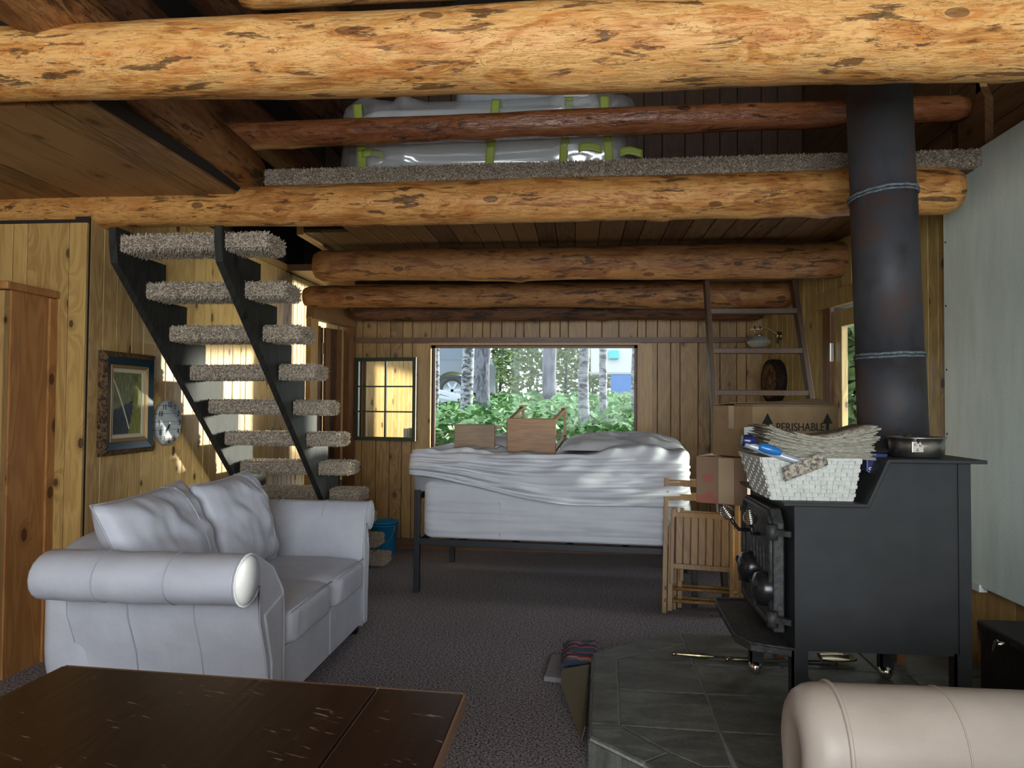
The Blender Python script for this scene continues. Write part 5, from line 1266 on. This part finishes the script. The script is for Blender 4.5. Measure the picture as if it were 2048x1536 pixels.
def leaves(mb, c, s, n, sz, r):
    for _ in range(n):
        d = Vector((r.gauss(0, 1), r.gauss(0, 1), r.gauss(0, 1))).normalized()*r.random()**.4
        p = Vector((c[0]+d.x*s[0], c[1]+d.y*s[1], c[2]+d.z*s[2]))
        u = Vector((r.uniform(-1, 1), r.uniform(-1, 1), r.uniform(-.4, .6))).normalized(); v = u.orthogonal().normalized(); v = Matrix.Rotation(r.uniform(0, 6.3), 3, u) @ v; k = sz*r.uniform(.6, 1.4)
        mb.add([p-u*k, p+v*k*.45, p+u*k, p-v*k*.45], [(0,1,2,3)])
r = random.Random(44); mb = MB()
for _ in range(1500):
    Y = 8.0+11*r.random()**1.3; X = max(r.uniform(-.29, .16)*Y*1.05, -1.55 if Y < 8.9 else -9); h_ = r.uniform(.08, .3) if Y < 13 else r.uniform(.05, .16)
    leaves(mb, (X, Y, gz(Y)+h_*.5), (.28, .28, h_), 12, .05+.003*Y, r)
ud_ = mb.build('undergrowth', M['leaf']); tag(ud_, 'bright green leafy undergrowth outside the window', 'undergrowth', kind='stuff')
def bark(name, a, b, sc=6, st=.25):
    m = new_mat(name, a, .9); g = G(m); p, q = g.pos(); n = g.noise(g.comb(g.math('MULTIPLY', q[0], 1.0), q[1], g.math('MULTIPLY', q[2], st)), sc, 5, .7, .5); g.col(g.ramp(n, [(.42, a), (.56, b)])); g.bump(n, .6, .03); return m
M['birch'] = bark('birch_bark', (.05, .05, .06), (.36, .38, .41), 9, 2.2); M['bark'] = bark('grey_bark', (.06, .06, .08), (.17, .175, .21), 14, .3)
def tree(px, w_, base, m, label, lean=0, name='tree'):
    lo, hi = 7.2, 40.0
    for _ in range(40):
        Y = (lo+hi)/2; yy = at(px, base, Y=Y).z
        if yy > gz(Y): lo = Y
        else: hi = Y
    Y = min(Y, 30); p = at(px, base, Y=Y); p.z = gz(Y)-.1; rr = w_/2/F*Y
    q = Vector((p.x+lean*8, Y, p.z+8)); o = empty(name, tuple(p), label=label, cat='tree', group='trees outside the window')
    pts = [lerp(p, q, i/24)+Vector((.03*nz(i*.6, px), 0, 0)) for i in range(25)]
    MB().tube(pts, [rr*(1.25 if i == 0 else 1.0-.012*i)*(1+.06*nz(i*1.1, px*.1)) for i in range(25)], 14).build('trunk', m, o)
    mb = MB(); r_ = random.Random(px); leaves(mb, (q.x, q.y, q.z-.3), (.75, .7, 1.1), 500, .08, r_); f = mb.build('foliage', M['leaf2'], o); f['kind'] = 'stuff'
tree(871, 14, 842, M['birch'], 'thin pale birch at the left window edge')
tree(931, 26, 850, M['birch'], 'leaning white birch with peeling bark in front of the vehicle', .028)
tree(965, 30, 826, M['bark'], 'thick grey trunk just right of the leaning birch')
tree(990, 13, 765, M['bark'], 'thin distant grey trunk beside the thick grey one')
tree(1031, 18, 762, M['bark'], 'far grey trunk between the thick trunk and the middle one')
tree(1098, 29, 802, M['bark'], 'stout trunk in the middle of the window')
tree(1167, 22, 872, M['birch'], 'speckled white birch right of the middle')
tree(1206, 16, 864, M['birch'], 'slim white birch, second from the right edge')
tree(1268, 12, 850, M['birch'], 'thin birch at the right window edge')
for i, (px, Y, s_) in enumerate(((1000, 24, 2.2), (1060, 27, 2.4), (1130, 25, 2.2), (1185, 28, 2.0), (1290, 24, 2.2), (820, 27, 2.4), (1400, 26, 2.6), (1712, 7.05, .8))):  # last bush is added close outside to darken the view through the door pane
    c_ = at(px, 740, Y=Y); c_.z = gz(Y); mb = MB(); r_ = random.Random(100+i)
    o = empty('bush', tuple(c_), label=('yellow green', 'dense', 'loose', 'pale', 'rounded', 'shaded', 'broad', 'tall')[i]+' leafy bush far outside, '+('right of the far trunk', 'left of the middle trunk', 'right of the middle trunk', 'by the white camper', 'beyond the right window edge', 'beyond the left window edge', 'past the right end wall', 'added beyond the glass door to darken its pane')[i], cat='bush', group='bushes in the background')
    leaves(mb, (c_.x, c_.y, c_.z+s_*(.6 if i < 7 else 1.0)), (s_*.75, s_*.6, s_*(.75 if i < 7 else 1.5)), 1500, .11, r_); f = mb.build('foliage', M['leaf2'], o); f['kind'] = 'stuff'
    MB().tube([c_, c_+Vector((.1, 0, s_*.8))], .05, 8).build('stem', M['bark'], o)
# vehicle
CY = 17.0; wc = at(903, 781, Y=CY); gzc = gz(CY)
M['car'] = new_mat('grey_car_paint', (.16, .19, .22), .3, .3, .5); M['tyre'] = new_mat('tyre_rubber', (.05, .055, .06), .8); M['car_glass'] = new_mat('car_glass', (.10, .14, .18), .1, 0, .6)
wr_ = .37; wz = wc.z
car = empty('suv', (wc.x-1.4, CY, wz-wr_), label='grey off road vehicle parked behind the birches', cat='car')
def arch(cx, n_=12, r_=.46): return [(cx+r_*math.cos(PI*i/n_), wz+r_*math.sin(PI*i/n_)) for i in range(n_+1)]
xe = wc.x+.85; xs_ = wc.x-3.6; zb = wz-.05
pr = [(xe, zb)]+[(wc.x+.46, zb)]+arch(wc.x)[1:-1]+[(wc.x-.46, zb), (wc.x-2.75+.46, zb)]+arch(wc.x-2.75)[1:-1]+[(wc.x-2.75-.46, zb), (xs_, zb), (xs_, wz+.62), (wc.x-2.4, wz+.72), (xe, wz+.66)]
MB().prism([(x, CY+.12, z) for x, z in pr], (0, 1.6, 0)).build('body', M['car'], car)
cabp = [(xe-.02, wz+.66), (xe-.25, wz+1.22), (wc.x-1.9, wz+1.25), (wc.x-2.5, wz+.72)]
MB().prism([(x, CY+.2, z) for x, z in cabp][::-1], (0, 1.45, 0)).build('cab', M['car'], car)
MB().prism([(x, CY+.19, z) for x, z in [(xe-.15, wz+.74), (xe-.32, wz+1.14), (wc.x-.6, wz+1.16), (wc.x-.6, wz+.74)]][::-1], (0, .02, 0)).build('side_window', M['car_glass'], car)
MB().prism([(x, CY+.19, z) for x, z in [(wc.x-.7, wz+.74), (wc.x-.7, wz+1.16), (wc.x-1.8, wz+1.16), (wc.x-2.2, wz+.76)]][::-1], (0, .02, 0)).build('side_window', M['car_glass'], car)
for cx in (wc.x, wc.x-2.75):
    wl_ = MB().lathe([(0, 0), (.24, 0), (.25, -.02), (.34, -.03), (.37, 0), (.37, .2), (0, .2)], (cx, CY+.13, wz), (0,1,0), 32).build('wheel', M['tyre'], car)
    MB().lathe([(0, -.015), (.06, -.02), (.23, -.01), (.235, -.03), (.22, .02)], (cx, CY+.13, wz), (0,1,0), 28).build('rim', M['silver_bag'], wl_)
    for i in range(6): a = 2*PI*i/6; MB().bar((cx, CY+.10, wz), (cx+.21*math.cos(a), CY+.10, wz+.21*math.sin(a)), .05, .03).build('spoke', M['silver_bag'], wl_)
MB().bar((xs_, CY+.11, wz+.35), (xe, CY+.11, wz+.33), .05, .03).build('side_moulding', M['tyre'], car)
for i, (xa, ya, xb, yb) in enumerate(((868, 780, 930, 797), (868, 790, 920, 800), (880, 803, 935, 796))):
    p, q = at(xa, ya, Y=15.5), at(xb, yb, Y=15.2); o = MB().bar(p, q, .07, .2).build('plank_scrap', M['silver_bag']); tag(o, ('upper', 'middle', 'lower')[i]+' weathered board in the pile by the vehicle wheel', 'board', 'boards by the vehicle')
# white and blue camper
TYc = 21.0; a, b = at(1183, 765, Y=TYc), at(1290, 640, Y=TYc)
M['camper_white'] = new_mat('white_camper', (.5, .52, .54), .5); M['camper_blue'] = new_mat('blue_skirt', (.05, .16, .42), .6); M['camper_teal'] = new_mat('teal_awning', (.08, .45, .48), .6)
cm = empty('camper', ((a.x+b.x)/2, TYc, a.z), label='white camper with a blue skirt far outside at right', cat='camper')
zs = at(1240, 750, Y=TYc).z
MB().box((a.x, TYc, zs), (b.x+1, TYc+2, b.z+.6)).build('body', M['camper_white'], cm, bevel=.08)
MB().box((at(1222, 760, Y=TYc).x, TYc-.05, gz(TYc)), (b.x+.6, TYc+.1, zs)).build('skirt', M['camper_blue'], cm)
p, q = at(1217, 718, Y=TYc-.1), at(1238, 700, Y=TYc-.1); MB().box((p.x, TYc-.12, p.z), (q.x, TYc-.0, q.z)).build('awning', M['camper_teal'], cm, bevel=.03)
